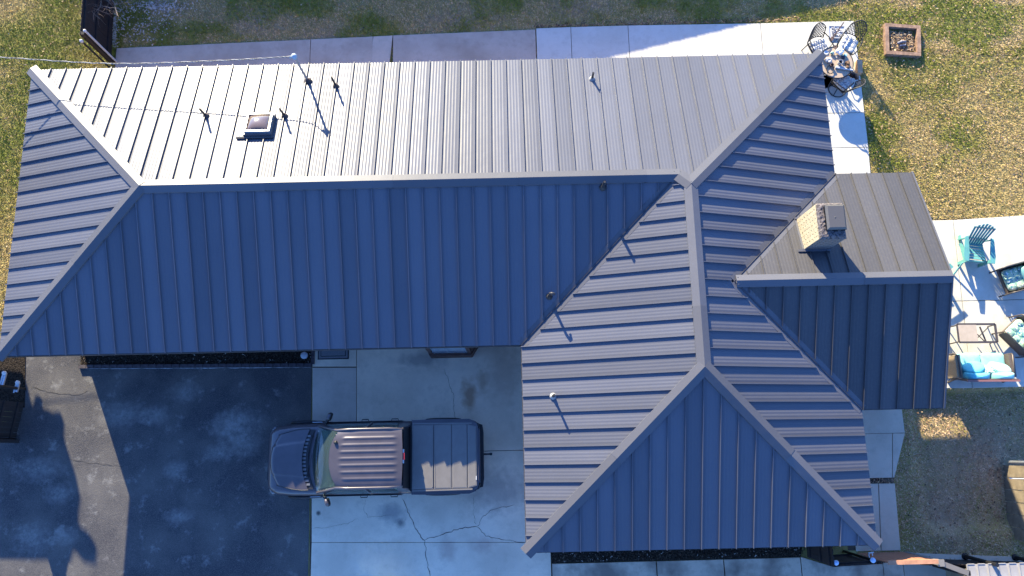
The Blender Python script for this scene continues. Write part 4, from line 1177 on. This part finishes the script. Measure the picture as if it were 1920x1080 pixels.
n_ = len(pf); m = MB(); pf = [(pf[0][0], 0)] + pf + [(pf[-1][0], 0)]; n_ = len(pf)
m.add([(.04, y, z) for y, z in pf] + [(-.04, y, z) for y, z in pf], [tuple(range(n_)), tuple(reversed(range(n_, 2 * n_)))] + [(j, j + n_, (j + 1) % n_ + n_, (j + 1) % n_) for j in range(n_)])
m.build("panel", M_WOODDK, sh)

# ================================================================== OVERHEAD WIRE
wpts = [at(-330, 84, EH + 1.1), at(0, 107, EH + .85), at(210, 119, EH + .93), at(400, 114, EH + 1.12), at(520, 107.5, EH + 1.3), MT + Vector((-.10, .02, .02))]
t = thing("overhead_wire", "twisted service wire crossing from the left edge to the roof mast", "wire", tuple(wpts[1]))
def smooth_path(P_, n):
    out = []
    for i in range(len(P_) - 1):
        p0, p1, p2, p3 = P_[max(i - 1, 0)], P_[i], P_[i + 1], P_[min(i + 2, len(P_) - 1)]
        for k in range(n):
            u = k / n
            out.append(0.5 * ((2 * p1) + (-p0 + p2) * u + (2 * p0 - 5 * p1 + 4 * p2 - p3) * u * u + (-p0 + 3 * p1 - 3 * p2 + p3) * u ** 3))
    out.append(P_[-1]); return out
wp_ = [p - wpts[1] for p in smooth_path(wpts, 60)]
M_WIRE = mk("wire_insulation", (0.42, 0.40, 0.37), 0.5); M_WIREB = mk("wire_black", (0.1, 0.1, 0.1), 0.6)
for ph, mt, rr in ((0, M_WIRE, .007), (2.1, M_WIREB, .006), (4.2, M_WIREB, .006)):
    m = MB(); m.tube([p + Vector((0, math.cos(i * .55 + ph), math.sin(i * .55 + ph))) * .011 for i, p in enumerate(wp_)], rr, 5)
    m.build("strand", mt, t)
m = MB(); e = wp_[-1]; m.tube([e, e + Vector((.05, .0, -.12)), e + Vector((.02, .02, -.02)), e + Vector((.1, 0, .03))], .01, 5); m.build("drip_loop", M_WIRE, t)

# ================================================================== PATIO FURNITURE
M_TEAL = mk("teal_plastic_lumber", (0.10, 0.30, 0.28), 0.5, var=0.08, vscale=5)
M_TEALD = mk("dark_teal_slats", (0.035, 0.16, 0.19), 0.5, var=0.08, vscale=5)
M_WICK = mk("brown_wicker", (0.11, 0.085, 0.075), 0.75, var=0.3, vscale=60, bump=0.004, bscale=120)
M_WICKL = mk("tan_wicker", (0.30, 0.23, 0.15), 0.75, var=0.3, vscale=60, bump=0.004, bscale=120)
M_FRAME = mk("bronze_aluminium", (0.09, 0.075, 0.07), 0.45, metal=0.4)
M_IRON = mk("black_cast_aluminium", (0.02, 0.02, 0.022), 0.45)
M_TURQ = mk("turquoise_cushion", (0.22, 0.56, 0.50), 0.85, var=0.08, vscale=10, sheen=0.3)
M_TURQ2 = mk("bright_blue_pillow", (0.10, 0.46, 0.50), 0.85, var=0.1, vscale=8, sheen=0.3)
def floral(name, a, b, c, sc=9):
    q = NT(name, 0.9, 0.2)
    x = q.mix(q.noise(sc, 3, 0.5, 0.54), a, b)
    x = q.mix(q.noise(sc * 1.3, 3, 0.57, 0.60, (3, 5, 1)), x, c)
    x = q.mix(q.noise(sc * 1.7, 2, 0.60, 0.62, (8, 1, 4)), x, (0.75, 0.75, 0.68))
    q.color(x); return q.m
M_FLOR = floral("green_floral_cushion", (0.25, 0.40, 0.30), (0.42, 0.50, 0.36), (0.06, 0.18, 0.25))
M_PALM = floral("leaf_print_pillow", (0.55, 0.55, 0.45), (0.10, 0.28, 0.22), (0.04, 0.14, 0.16), 16)
M_PAIS = floral("white_blue_patterned_cushion", (0.55, 0.53, 0.48), (0.34, 0.35, 0.36), (0.12, 0.15, 0.22), 22)
Z0 = 0.04
# adirondack chair; local +y is the way it faces
ca = at(1827, 470, .35)
ad = thing("adirondack_chair", "teal slatted adirondack chair standing alone on the sunlit patio", "chair", (ca.x, ca.y, Z0), R(172))
for k in range(7):
    x = (k - 3) * .08
    hgt = .95 - .03 * abs(k - 3) ** 1.5
    m = MB(); bs = Vector((x * .82, -.20, .26)); tp = Vector((x * 1.12, -.20 - .42 * hgt, .26 + .72 * hgt))
    m.bar(bs, tp, .054, .018, up=(0, 1, .6)); m.build("back_slat", M_TEALD, ad)
for (yy, zz) in ((-.30, .44), (-.50, .80)):
    m = MB(); m.bar((-.28, yy - .03, zz), (.28, yy - .03, zz), .02, .06); m.build("back_rail", M_TEALD, ad)
for k in range(6):
    y = -.18 + k * .085
    m = MB(); m.box((0, y, .29 + .022 * k), (.50, .07, .02), rot=rotm(R(12))); m.build("seat_slat", M_TEAL, ad)
m = MB(); m.box((0, .33, .36), (.54, .025, .11)); m.build("apron", M_TEAL, ad)
m = MB(); m.box((0, .0, .18), (.5, .02, .2)); m.build("stretcher", M_TEALD, ad)
for s_ in (-1, 1):
    m = MB(); pr = [(s_ * .30, .40), (s_ * .42, .40), (s_ * .44, .2), (s_ * .40, -.3), (s_ * .31, -.34), (s_ * .29, .1)]; m.prism(pr, .55, .572); m.build("arm", M_TEAL, ad)
    m = MB(); m.box((s_ * .29, .34, .275), (.03, .09, .55)); m.build("leg", M_TEAL, ad)
    m = MB(); m.bar((s_ * .27, .36, .34), (s_ * .27, -.48, .03), .03, .11); m.build("leg", M_TEAL, ad)
    m = MB(); m.bar((s_ * .33, -.28, .55), (s_ * .30, -.36, .05), .03, .06); m.build("leg", M_TEAL, ad)
m = MB(); m.bar((.35, .40, .35), (.42, .68, .02), .03, .04); m.build("foot_rest_arm", M_TEAL, ad)
# second teal piece peeking from under the gable's east edge
cb = at(1775, 494, .5); t = thing("adirondack_chair", "teal chair arm peeking out beneath the east gable's rake edge", "chair", (cb.x - .45, cb.y - .05, Z0), R(-60))
m = MB(); m.prism([(.22, .46), (.36, .48), (.38, .2), (.34, -.3), (.24, -.3)], .5, .522); m.prism([(-.22, .46), (-.36, .48), (-.38, .2), (-.34, -.3), (-.24, -.3)], .5, .522); m.build("arm", M_TEAL, t)
for k in range(6):
    m = MB(); m.box((0, -.18 + k * .085, .29 + .022 * k), (.46, .07, .02)); m.build("seat_slat", M_TEAL, t)
for x in (-.28, .28):
    m = MB(); m.box((x, .34, .25), (.03, .09, .5)); m.build("leg", M_TEAL, t)
for k in range(5):
    m = MB(); m.bar(((k - 2) * .08, -.2, .28), ((k - 2) * .1, -.5, .9), .066, .018, up=(0, 1, .6)); m.build("back_slat", M_TEALD, t)

def club_chair(px, py, rz, label, pillow, cush):
    c = at(px, py, .4); t = thing("lounge_chair", label, "armchair", (c.x, c.y, Z0), rz, None)
    for s_ in (-1, 1):
        m = MB(); m.tube([(s_ * .36, .46, 0), (s_ * .36, .44, .55), (s_ * .37, .36, .60), (s_ * .37, -.36, .58), (s_ * .36, -.44, .3), (s_ * .36, -.42, 0)], .022, 6); m.build("arm", M_FRAME, t)
        m = MB(); m.add([(s_ * .36, .42, .25), (s_ * .36, -.38, .25), (s_ * .36, -.38, .56), (s_ * .36, .40, .57)], [(0, 1, 2, 3)]); m.build("side_panel", M_WICK, t)
    m = MB(); m.box((0, 0, .24), (.72, .78, .10)); m.build("seat_frame", M_WICK, t)
    m = MB(); m.box((0, -.44, .55), (.74, .05, .72), rot=rotm(R(14))); m.build("backrest", M_WICK, t)
    for ix in range(3):
        pass
    m = MB(); m.pillow((0, .05, .36), (.64, .70, .17), e=.3, n=20)
    for ix in (-1, 0, 1):
        for iy in (-1, 0, 1): m.pillow((ix * .2, .06 + iy * .21, .41), (.22, .23, .10), e=.7, n=12, k=6)
    m.build("seat_cushion", cush, t)
    m = MB(); m.pillow((0, -.34, .68), (.64, .18, .58), rot=rotm(R(14)), e=.4); m.build("back_cushion", cush, t)
    m = MB(); m.pillow((.02, -.18, .62), (.48, .16, .44), rot=rotm(R(24), 0, .1), e=.5); m.build("pillow", pillow, t)
    return t
club_chair(1908, 521, R(104), "bronze framed lounge chair with green floral cushion by the photo's right edge", M_TURQ, M_FLOR)
club_chair(1915, 630, R(40), "brown wicker lounge chair with tufted floral cushion right of the coffee table", M_TURQ2, M_FLOR)
# coffee table, half its top open
tc = at(1831, 625, .45)
ct = thing("coffee_table", "bronze framed low table with half its beige top missing in front of the turquoise sofa", "table", (tc.x, tc.y, Z0), R(-1))
m = MB()
for (a, b) in (((-.52, -.25), (.52, -.25)), ((-.52, .25), (.52, .25)), ((-.52, -.25), (-.52, .25)), ((.52, -.25), (.52, .25))): m.bar((*a, .44), (*b, .44), .055, .03)
m.build("frame", M_FRAME, ct)
m = MB(); m.box((-.26, 0, .452), (.50, .46, .014)); m.build("top_panel", mk("beige_table_panel", (0.42, 0.34, 0.26), 0.7, var=.05), ct)
m = MB(); m.bar((.02, -.2, .2), (.45, .2, .26), .02, .02); m.bar((.02, .15, .2), (.3, -.22, .26), .02, .02); m.bar((.18, .2, .3), (.3, -.22, .3), .035, .025); m.build("cross_brace", M_FRAME, ct)
for (x, y) in ((-.5, -.23), (.5, -.23), (-.5, .23), (.5, .23)):
    m = MB(); m.tube([(x, y, .43), (x * 1.02, y, .2), (x * 1.16, y * 1.05, 0)], .018, 6); m.build("leg", M_FRAME, ct)
# sofa, facing the table (local +y = north)
so = at(1839, 686, .35)
sf = thing("sofa", "two-seat wicker sofa with turquoise cushions and blue pillows at the patio's south edge", "sofa", (so.x - .02, so.y - .02, Z0), R(-1))
m = MB(); m.box((0, 0, .22), (1.30, .66, .12)); m.build("seat_frame", M_WICK, sf)
m = MB(); m.box((0, -.36, .50), (1.36, .06, .62), rot=rotm(R(10))); m.build("backrest", M_WICK, sf)
m = MB(); m.bar((-.70, -.43, .82), (.70, -.43, .82), .05, .03); m.build("back_rail", mk("reddish_frame", (0.22, 0.10, 0.09), 0.5), sf)
for s_ in (-1, 1):
    m = MB(); m.prism([(s_ * .66, -.36), (s_ * .80, -.30), (s_ * .80, .28), (s_ * .66, .32)], .10, .56); a_ = m.build("arm", M_WICKL if s_ < 0 else M_WICK, sf)
    m = MB(); m.tube([(s_ * .80, .34, 0), (s_ * .79, .33, .5), (s_ * .74, .28, .60), (s_ * .73, -.30, .60), (s_ * .76, -.4, 0)], .025, 6); m.build("arm_rail", M_FRAME, sf)
for s_ in (-1, 1):
    m = MB(); m.pillow((s_ * .33, .06, .36), (.65, .62, .17), e=.22, n=24); m.build("seat_cushion", M_TURQ, sf)
    m = MB(); m.pillow((s_ * .33, -.28, .62), (.65, .20, .46), rot=rotm(R(12)), e=.25, n=24); m.build("back_cushion", M_TURQ2 if s_ < 0 else M_TURQ, sf)
m = MB(); m.pillow((-.36, -.06, .58), (.56, .18, .48), rot=rotm(R(38), R(6), .35), e=.5, n=20); m.build("pillow", M_TURQ2, sf)['label'] = "bright blue throw pillow"
m = MB(); m.pillow((.36, -.08, .55), (.58, .18, .46), rot=rotm(R(48), R(-5), -.22), e=.5, n=20); m.build("pillow", M_TURQ, sf)['label'] = "turquoise throw pillow"
m = MB(); m.pillow((.0, -.12, .60), (.50, .16, .36), rot=rotm(R(42), 0, 0.02), e=.5, n=20); m.build("pillow", M_PALM, sf)['label'] = "leaf-print throw pillow"

# dining set on the corner walkway
def lattice_back(w, h, tilt, z0, y0, nb=6):
    """arched cast lattice; returns frame and lattice MBs"""
    def pt(u, v):
        x = (u - .5) * w * (1 - .1 * v); curve = -.09 * (1 - (2 * u - 1) ** 2)
        return Vector((x, y0 + curve - math.sin(tilt) * v * h, z0 + math.cos(tilt) * v * h))
    top = lambda u: .55 + .45 * math.sqrt(max(0, 1 - (2 * u - 1) ** 2 * .92))
    f = MB(); f.tube([pt(0, v) for v in np.linspace(0, top(0), 5)] + [pt(u, top(u)) for u in np.linspace(0.02, .98, 15)] + [pt(1, v) for v in np.linspace(top(1), 0, 5)], .016, 6)
    f.tube([pt(u, .02) for u in np.linspace(0, 1, 9)], .014, 6)
    l = MB()
    for k in range(-nb, nb + 1):
        for sg in (-1, 1):
            pts = []
            for j in range(17):
                v = j / 16; u = .5 + k / nb * .9 + sg * (v - .5) * .9
                if 0.01 < u < .99 and v < top(u): pts.append(pt(u, v))
            if len(pts) > 1: l.tube(pts, .010, 4, cap=False)
    return f, l
def dining_chair(px, py, facing, label, swivel=False):
    c = at(px, py, .45); t = thing("patio_chair", label, "chair", (c.x, c.y, Z0), facing, "cast aluminium chairs around the round table")
    f, l = lattice_back(.52, .58, R(16), .46, -.24)
    b_ = f.build("backrest", M_IRON, t); l.build("back_lattice", M_IRON, b_)
    m = MB(); m.box((0, 0, .41), (.50, .48, .03)); m.build("seat", M_IRON, t)
    m = MB(); m.pillow((0, .02, .47), (.48, .48, .10), e=.3, n=20)
    for ix in (-1, 0, 1):
        for iy in (-1, 0, 1): m.pillow((ix * .15, .02 + iy * .15, .50), (.17, .17, .07), e=.8, n=10, k=6)
    m.build("seat_cushion", M_PAIS, t)
    for s_ in (-1, 1):
        m = MB(); m.tube([(s_ * .25, -.27, .66), (s_ * .30, -.1, .67), (s_ * .31, .18, .66), (s_ * .29, .27, .60), (s_ * .26, .24, .42)], .017, 6); m.build("arm", M_IRON, t)
    if swivel:
        m = MB(); m.tube([(.27 * math.cos(a), .27 * math.sin(a), .03) for a in np.linspace(0, 2 * PI, 33)], .018, 6, cap=False)
        for k in range(4): m.bar((0, 0, .05), (.27 * math.cos(k * PI / 2 + .3), .27 * math.sin(k * PI / 2 + .3), .03), .025, .02)
        m.tube([(0, 0, .04), (0, 0, .4)], .03, 8); m.build("swivel_base", M_IRON, t)
    else:
        for (x, y) in ((-.22, .2), (.22, .2), (-.22, -.22), (.22, -.22)):
            m = MB(); m.tube([(x, y, .41), (x * 1.15, y * 1.18, 0)], .015, 6); m.build("leg", M_IRON, t)
    return t
tb = at(1567, 118, .72)
def face(px, py, extra=0.0):
    c = at(px, py, .45); return math.atan2(tb.y - c.y, tb.x - c.x) - PI / 2 + extra
dining_chair(1534, 90, face(1534, 90, R(-8)), "lattice-back patio chair on the bright concrete left of the mesh tray")
dining_chair(1589, 84, face(1589, 84, R(5)), "lattice-back patio chair beside the grass right of the mesh tray")
dining_chair(1580, 155, face(1580, 155, R(12)), "swivel patio chair on a ring base south of the round table", True)
dt = thing("dining_table", "round glass-topped patio table covered with clutter by the roof's north-east corner", "table", (tb.x, tb.y, Z0))
m = MB(); m.tube([(.50 * math.cos(a), .50 * math.sin(a), .70) for a in np.linspace(0, 2 * PI, 49)], .02, 6, cap=False); m.build("rim", M_IRON, dt)
m = MB(); m.lathe((0, 0, .695), [(0, 0), (.49, 0), (.49, .012), (0, .012)], 40, smooth=False); m.build("tabletop", mk("bronze_glass", (0.42, 0.32, 0.22), 0.25, spec=0.6), dt)
for k in range(4):
    a = k * PI / 2 + .6; m = MB(); m.tube([(.42 * math.cos(a), .42 * math.sin(a), .69), (.22 * math.cos(a), .22 * math.sin(a), .35), (.40 * math.cos(a), .40 * math.sin(a), 0)], .018, 6); m.build("leg", M_IRON, dt)
TZ = Z0 + .71
M_TERRA = mk("brown_pot", (0.12, 0.075, 0.06), 0.7); M_PEWT = mk("grey_pot", (0.3, 0.29, 0.28), 0.6); M_PAPER = mk("crumpled_white_plastic", (0.72, 0.73, 0.76), 0.6, var=.12, vscale=15)
def pot(px, py, r, h, mt, label, z=TZ):
    c = at(px, py, z + h); t = thing("flower_pot", label, "pot", (c.x, c.y, z))
    m = MB(); m.lathe((0, 0, 0), [(r * .7, 0), (r, h), (r * .88, h), (r * .6, .02), (0, .02)], 16); m.build("shell", mt, t)
    m = MB(); m.lathe((0, 0, h * .55), [(r * .8, 0), (0, .004)], 14); m.build("soil", M_MULCH, t)
pot(1544, 104, .062, .13, M_PEWT, "grey pot on the table edge nearest the roof corner")
pot(1577, 115, .07, .15, M_PEWT, "dark-mouthed grey pot in the middle of the cluttered table")
pot(1561, 121, .05, .10, M_TERRA, "small brown pot on the table's near-left side")
def lumpy(px, py, size, mt, name, label, cat, z=TZ, seed=1):
    c = at(px, py, z + size[2] / 2); t = thing(name, label, cat, (c.x, c.y, z)); r = random.Random(seed); m = MB()
    for k in range(7): m.pillow((r.uniform(-.3, .3) * size[0], r.uniform(-.3, .3) * size[1], size[2] * r.uniform(.35, .55)), (size[0] * r.uniform(.35, .7), size[1] * r.uniform(.35, .7), size[2] * r.uniform(.6, 1)), rot=rotm(r.uniform(-.5, .5), r.uniform(-.5, .5), r.uniform(0, 3)), e=r.uniform(.5, 1), n=9, k=5)
    m.build("bag" if 'bag' in name else "pile", mt, t)
lumpy(1574, 96, (.20, .24, .22), M_PAPER, "plastic_bag", "crumpled white plastic bag on the table's far side", "bag", seed=3)
lumpy(1552, 113, (.26, .18, .09), M_PAIS, "folded_cloth", "patterned cloth heaped on the table's left side", "cloth", seed=5)
lumpy(1590, 122, (.16, .30, .10), mk("dried_plant", (0.12, 0.07, 0.04), 0.9, var=.5, vscale=30), "dried_plant", "dried brown plant lying on the table's right side", "plant", seed=8)
lumpy(1586, 103, (.12, .10, .10), mk("aqua_cloth", (0.25, 0.55, 0.55), 0.8), "cloth", "small aqua cloth beside the white plastic bag", "cloth", seed=9)
c = at(1582, 129, TZ + .03); t = thing("rolled_paper", "long white roll lying across the round table", "paper", (c.x, c.y, TZ)); m = MB(); m.tube([(-.24, .05, .03), (.26, -.05, .03)], .03, 8); m.tube([(-.2, .1, .02), (.2, .02, .02)], .018, 8); m.build("roll", M_WHITE, t)
c = at(1601, 141, .5); t = thing("basket", "dark bundle resting on the swivel chair's arm side", "bundle", (c.x, c.y, .42)); m = MB()
for k in range(6): m.pillow((random.uniform(-.08, .08), random.uniform(-.1, .1), .06 + random.uniform(0, .08)), (.12, .14, .1), rot=rotm(.3, .2, k), e=.7, n=8, k=5)
m.build("pile", mk("dark_brown_cloth", (0.06, 0.035, 0.03), 0.85, var=.5, vscale=12), t)
c = at(1609, 128, .1); t = thing("cardboard_box", "flat tan cardboard box standing on the grass edge by the table", "box", (c.x, c.y, .0), R(-4)); m = MB(); m.box((0, 0, .12), (.15, .42, .22)); m.build("carton", mk("cardboard", (0.45, 0.28, 0.16), 0.85, var=.1), t)
m = MB(); m.box((0, .1, .232), (.15, .2, .004), rot=rotm(.1)); m.build("flap", mk("cardboard_flap", (0.5, 0.32, 0.2), 0.85), t)
c = at(1556, 131, TZ + .01); t = thing("cable", "loops of black cable lying on the table's near-left quarter", "cable", (c.x, c.y, TZ + .012)); m = MB()
m.tube([(.10 * math.cos(a) * (1 + .1 * math.sin(3 * a)) + .02 * math.sin(a / 2), .13 * math.sin(a), .008 + .002 * a) for a in np.linspace(0, 4.6 * PI, 60)], .007, 5); m.build("loop", M_BLACK, t)
for (px, py, r_, lb, mt) in ((1549, 99, .07, "small pale plate by the left patio chair's cushion", M_WHITE), (1568, 106, .055, "grey saucer in front of the white plastic bag", M_PEWT), (1566, 88, .05, "round brown dish at the far edge of the table", M_TERRA)):
    c = at(px, py, TZ); t = thing("plate", lb, "plate", (c.x, c.y, TZ)); m = MB(); m.lathe((0, 0, 0), [(r_ * .6, 0), (r_, .015), (r_ * .95, .018), (r_ * .55, .006), (0, .006)], 16); m.build("dish", mt, t)
lumpy(1582, 108, (.16, .14, .12), mk("dark_blue_cloth", (0.03, 0.04, 0.07), 0.85, var=.4, vscale=12), "folded_cloth", "dark blue cloth behind the middle pot on the table", "cloth", seed=12)
lumpy(1560, 99, (.14, .12, .08), M_PALM, "folded_cloth", "mottled pale cloth between the bag and the left chair", "cloth", seed=15)
# mesh tray with a paddle
c = at(1569, 60, .08); t = thing("mesh_tray", "square white-framed tray of rubble and mesh on the bright concrete corner", "tray", (c.x, c.y, Z0), R(-3))
m = MB()
for (a, b) in (((-.24, -.2), (.24, -.2)), ((-.24, .2), (.24, .2)), ((-.24, -.2), (-.24, .2)), ((.24, -.2), (.24, .2))): m.bar((*a, .03), (*b, .03), .03, .05)
m.build("frame", mk("pale_grey_frame", (0.42, 0.43, 0.45), 0.5), t)
m = MB(); m.box((0, 0, .02), (.47, .4, .02)); m.build("tray_bottom", M_WHITE, t)
m = MB()
for k in range(60): m.pillow((random.uniform(-.15, .15), random.uniform(-.15, .15), .05), (random.uniform(.02, .06),) * 2 + (.03,), rot=rotm(.3, .2, k), e=.8, n=6, k=3)
o = m.build("rubble", [mk("tray_rubble", (0.35, 0.35, 0.36), 0.9, var=.9, vscale=25)], t); o['kind'] = 'stuff'
c = at(1572, 56, .2); t = thing("paddle", "brown wooden paddle leaning across the mesh tray", "paddle", (c.x, c.y, .15), R(52)); m = MB(); m.bar((-.28, 0, 0), (.26, 0, .12), .035, .02); m.build("handle_shaft", M_TERRA, t)
m = MB(); m.prism([(-.42, -.04), (-.26, -.05), (-.26, .05), (-.42, .04)], -.02, .0); m.build("blade", M_TERRA, t)

# ================================================================== FIRE PIT
f0, f1, f2, f3 = at(1659, 43, .16), at(1726, 48, .16), at(1727, 105, .16), at(1661, 101, .16)
cc = (f0 + f1 + f2 + f3) / 4
fp = thing("fire_pit_frame", "square weathered timber frame full of dry leaves on the back lawn", "planter", (cc.x, cc.y, 0))
M_TIMB = mk("weathered_timber", (0.26, 0.16, 0.105), 0.85, var=.3, vscale=9, bump=.004, bscale=40)
cs = [Vector((p.x - cc.x, p.y - cc.y, 0)) for p in (f0, f1, f2, f3)]
for i in range(4):
    a, b = cs[i], cs[(i + 1) % 4]; d = (b - a).normalized(); nn = Vector((-d.y, d.x, 0)) * -.055
    cut = .11 if i % 2 else 0
    m = MB(); m.bar(a + nn + d * (cut) + Vector((0, 0, .08)), b + nn - d * (cut) + Vector((0, 0, .08 + .003 * i)), .11, .17); m.build("timber", M_TIMB, fp)
n = 900; x = cc.x + rng.uniform(-.36, .36, n); y = cc.y + rng.uniform(-.33, .33, n)
V = quads(x, y, rng.uniform(.04, .11, n), rng.uniform(.018, .038, n)); big_mesh("leaf_litter", V, 4, LM_, rng.choice(4, n, p=[.35, .3, .12, .23]))
c = at(1690, 80, .12); t = thing("log", "charred grey log lying in the leaves of the timber frame", "log", (c.x, c.y, .1), R(10)); m = MB(); m.tube([(-.13, 0, .03), (0, .02, .05), (.14, 0, .04)], [.035, .045, .03], 7); m.tube([(-.08, -.08, .02), (.1, -.1, .03)], .03, 7); m.build("wood", mk("ash_wood", (0.2, 0.19, 0.2), 0.9, var=.6, vscale=20), t)

# ================================================================== SMALL THINGS BY THE FRONT DOOR
p = at(625, 663, .06); x0, x1 = P(597, 660)[0], P(655, 660)[0]; y0 = P(620, 675)[1]
mt = thing("door_mat", "grey door mat with a double dark border under the south eave", "mat", ((x0 + x1) / 2, y0 + .3, .052)); w_, h_ = x1 - x0, .58
m = MB(); m.box((0, 0, .006), (w_, h_, .012)); m.build("mat_base", mk("mat_border", (0.02, 0.02, 0.024), 0.9), mt)
m = MB(); m.box((0, 0, .0135), (w_ - .06, h_ - .06, .004)); m.build("mat_field", mk("mat_field", (0.17, 0.17, 0.175), 0.95, var=.1, vscale=40), mt)
m = MB()
for (a, b) in (((-1, -1), (1, -1)), ((-1, 1), (1, 1)), ((-1, -1), (-1, 1)), ((1, -1), (1, 1))): m.bar((a[0] * (w_ / 2 - .09), a[1] * (h_ / 2 - .09), .0155), (b[0] * (w_ / 2 - .09), b[1] * (h_ / 2 - .09), .0155), .018, .004)
m.build("mat_line", M_BLACK, mt)
p = at(570, 666, .1); t = thing("round_stone", "pale round disc at the right end of the dark planting bed", "stone", (p.x, p.y, .05)); m = MB(); m.lathe((0, 0, 0), [(.10, 0), (.105, .03), (.08, .05), (0, .055)], 16); m.build("disc", mk("pale_disc", (0.42, 0.43, 0.45), 0.8, var=.1), t)
# edging of the planting bed, brick by brick
e0, e1 = P(150, 688), P(586, 685)
ed = thing("garden_edging", "low dark brick edging along the front of the planting bed under the eave", "edging", (e0[0], e0[1], 0))
M_EDG = mk("dark_edging_brick", (0.055, 0.045, 0.05), 0.9, var=.5, vscale=6)
dx_, dy_ = e1[0] - e0[0], e1[1] - e0[1]; ln_ = math.hypot(dx_, dy_); nb_ = int(ln_ / .215); an = math.atan2(dy_, dx_)
pr = None
for k in range(nb_):
    u = (k + .5) / nb_; c = (dx_ * u, dy_ * u, .0)
    if pr is None:
        m = MB(); m.box((c[0], c[1], .05), (.205, .10, .10), rz=an); pr = m.build("brick", M_EDG, ed)
    else: share(pr, "brick", (c[0], c[1], random.uniform(-.008, .006)), ed, random.uniform(-.02, .02))
sd0 = P(586, 685); 
for k in range(5):
    m = MB(); m.box((sd0[0] - e0[0] + .02, sd0[1] - e0[1] + .12 + k * .21, .05), (.09, .2, .1)); m.build("brick", M_EDG, ed)
M_LINE = mk("chalky_residue", (0.30, 0.30, 0.29), 0.9, var=.5, vscale=8)
m = MB(); rr = random.Random(4); pts_ = [(160 + k * 8.6, 691.5 - k * .06 + rr.uniform(-.6, .6)) for k in range(50)]
vs_ = []
for (x, y) in pts_:
    a = at(x, y, .0165); w_ = rr.uniform(.004, .03); vs_ += [a + Vector((0, w_, 0)), a - Vector((0, w_ * .6, 0))]
m.add(vs_, [(2 * i, 2 * i + 1, 2 * i + 3, 2 * i + 2) for i in range(len(pts_) - 1)]); m.build("residue", M_LINE, drive)
# bare shrub over the north-west fence
bs = at(196, -14, 0); t = thing("bare_shrub", "leafless grey shrub hanging over the north-west fence top", "shrub", (bs.x, bs.y, 0))
m = MB(); rr = random.Random(21)
def twig(p, d, ln, r, depth):
    pts = [p]; 
    for k in range(4):
        d = (d + Vector((rr.uniform(-.35, .35), rr.uniform(-.35, .35), rr.uniform(-.25, .2)))).normalized(); pts.append(pts[-1] + d * ln / 4)
    m.tube(pts, [r, r * .85, r * .7, r * .6, r * .45], 4, cap=False)
    if depth:
        for k in range(3): twig(pts[rr.randint(1, 4)], (d + Vector((rr.uniform(-1, 1), rr.uniform(-1, 1), rr.uniform(-.3, .4)))).normalized(), ln * .62, r * .5, depth - 1)
for k in range(9):
    a = rr.uniform(0, 2 * PI); twig(Vector((0, 0, 0)), Vector((math.cos(a) * .4, math.sin(a) * .45 - .12, 1)).normalized(), 1.5, .022, 3)
m.build("branches", mk("grey_bark", (0.30, 0.24, 0.19), 0.9, var=.3), t)
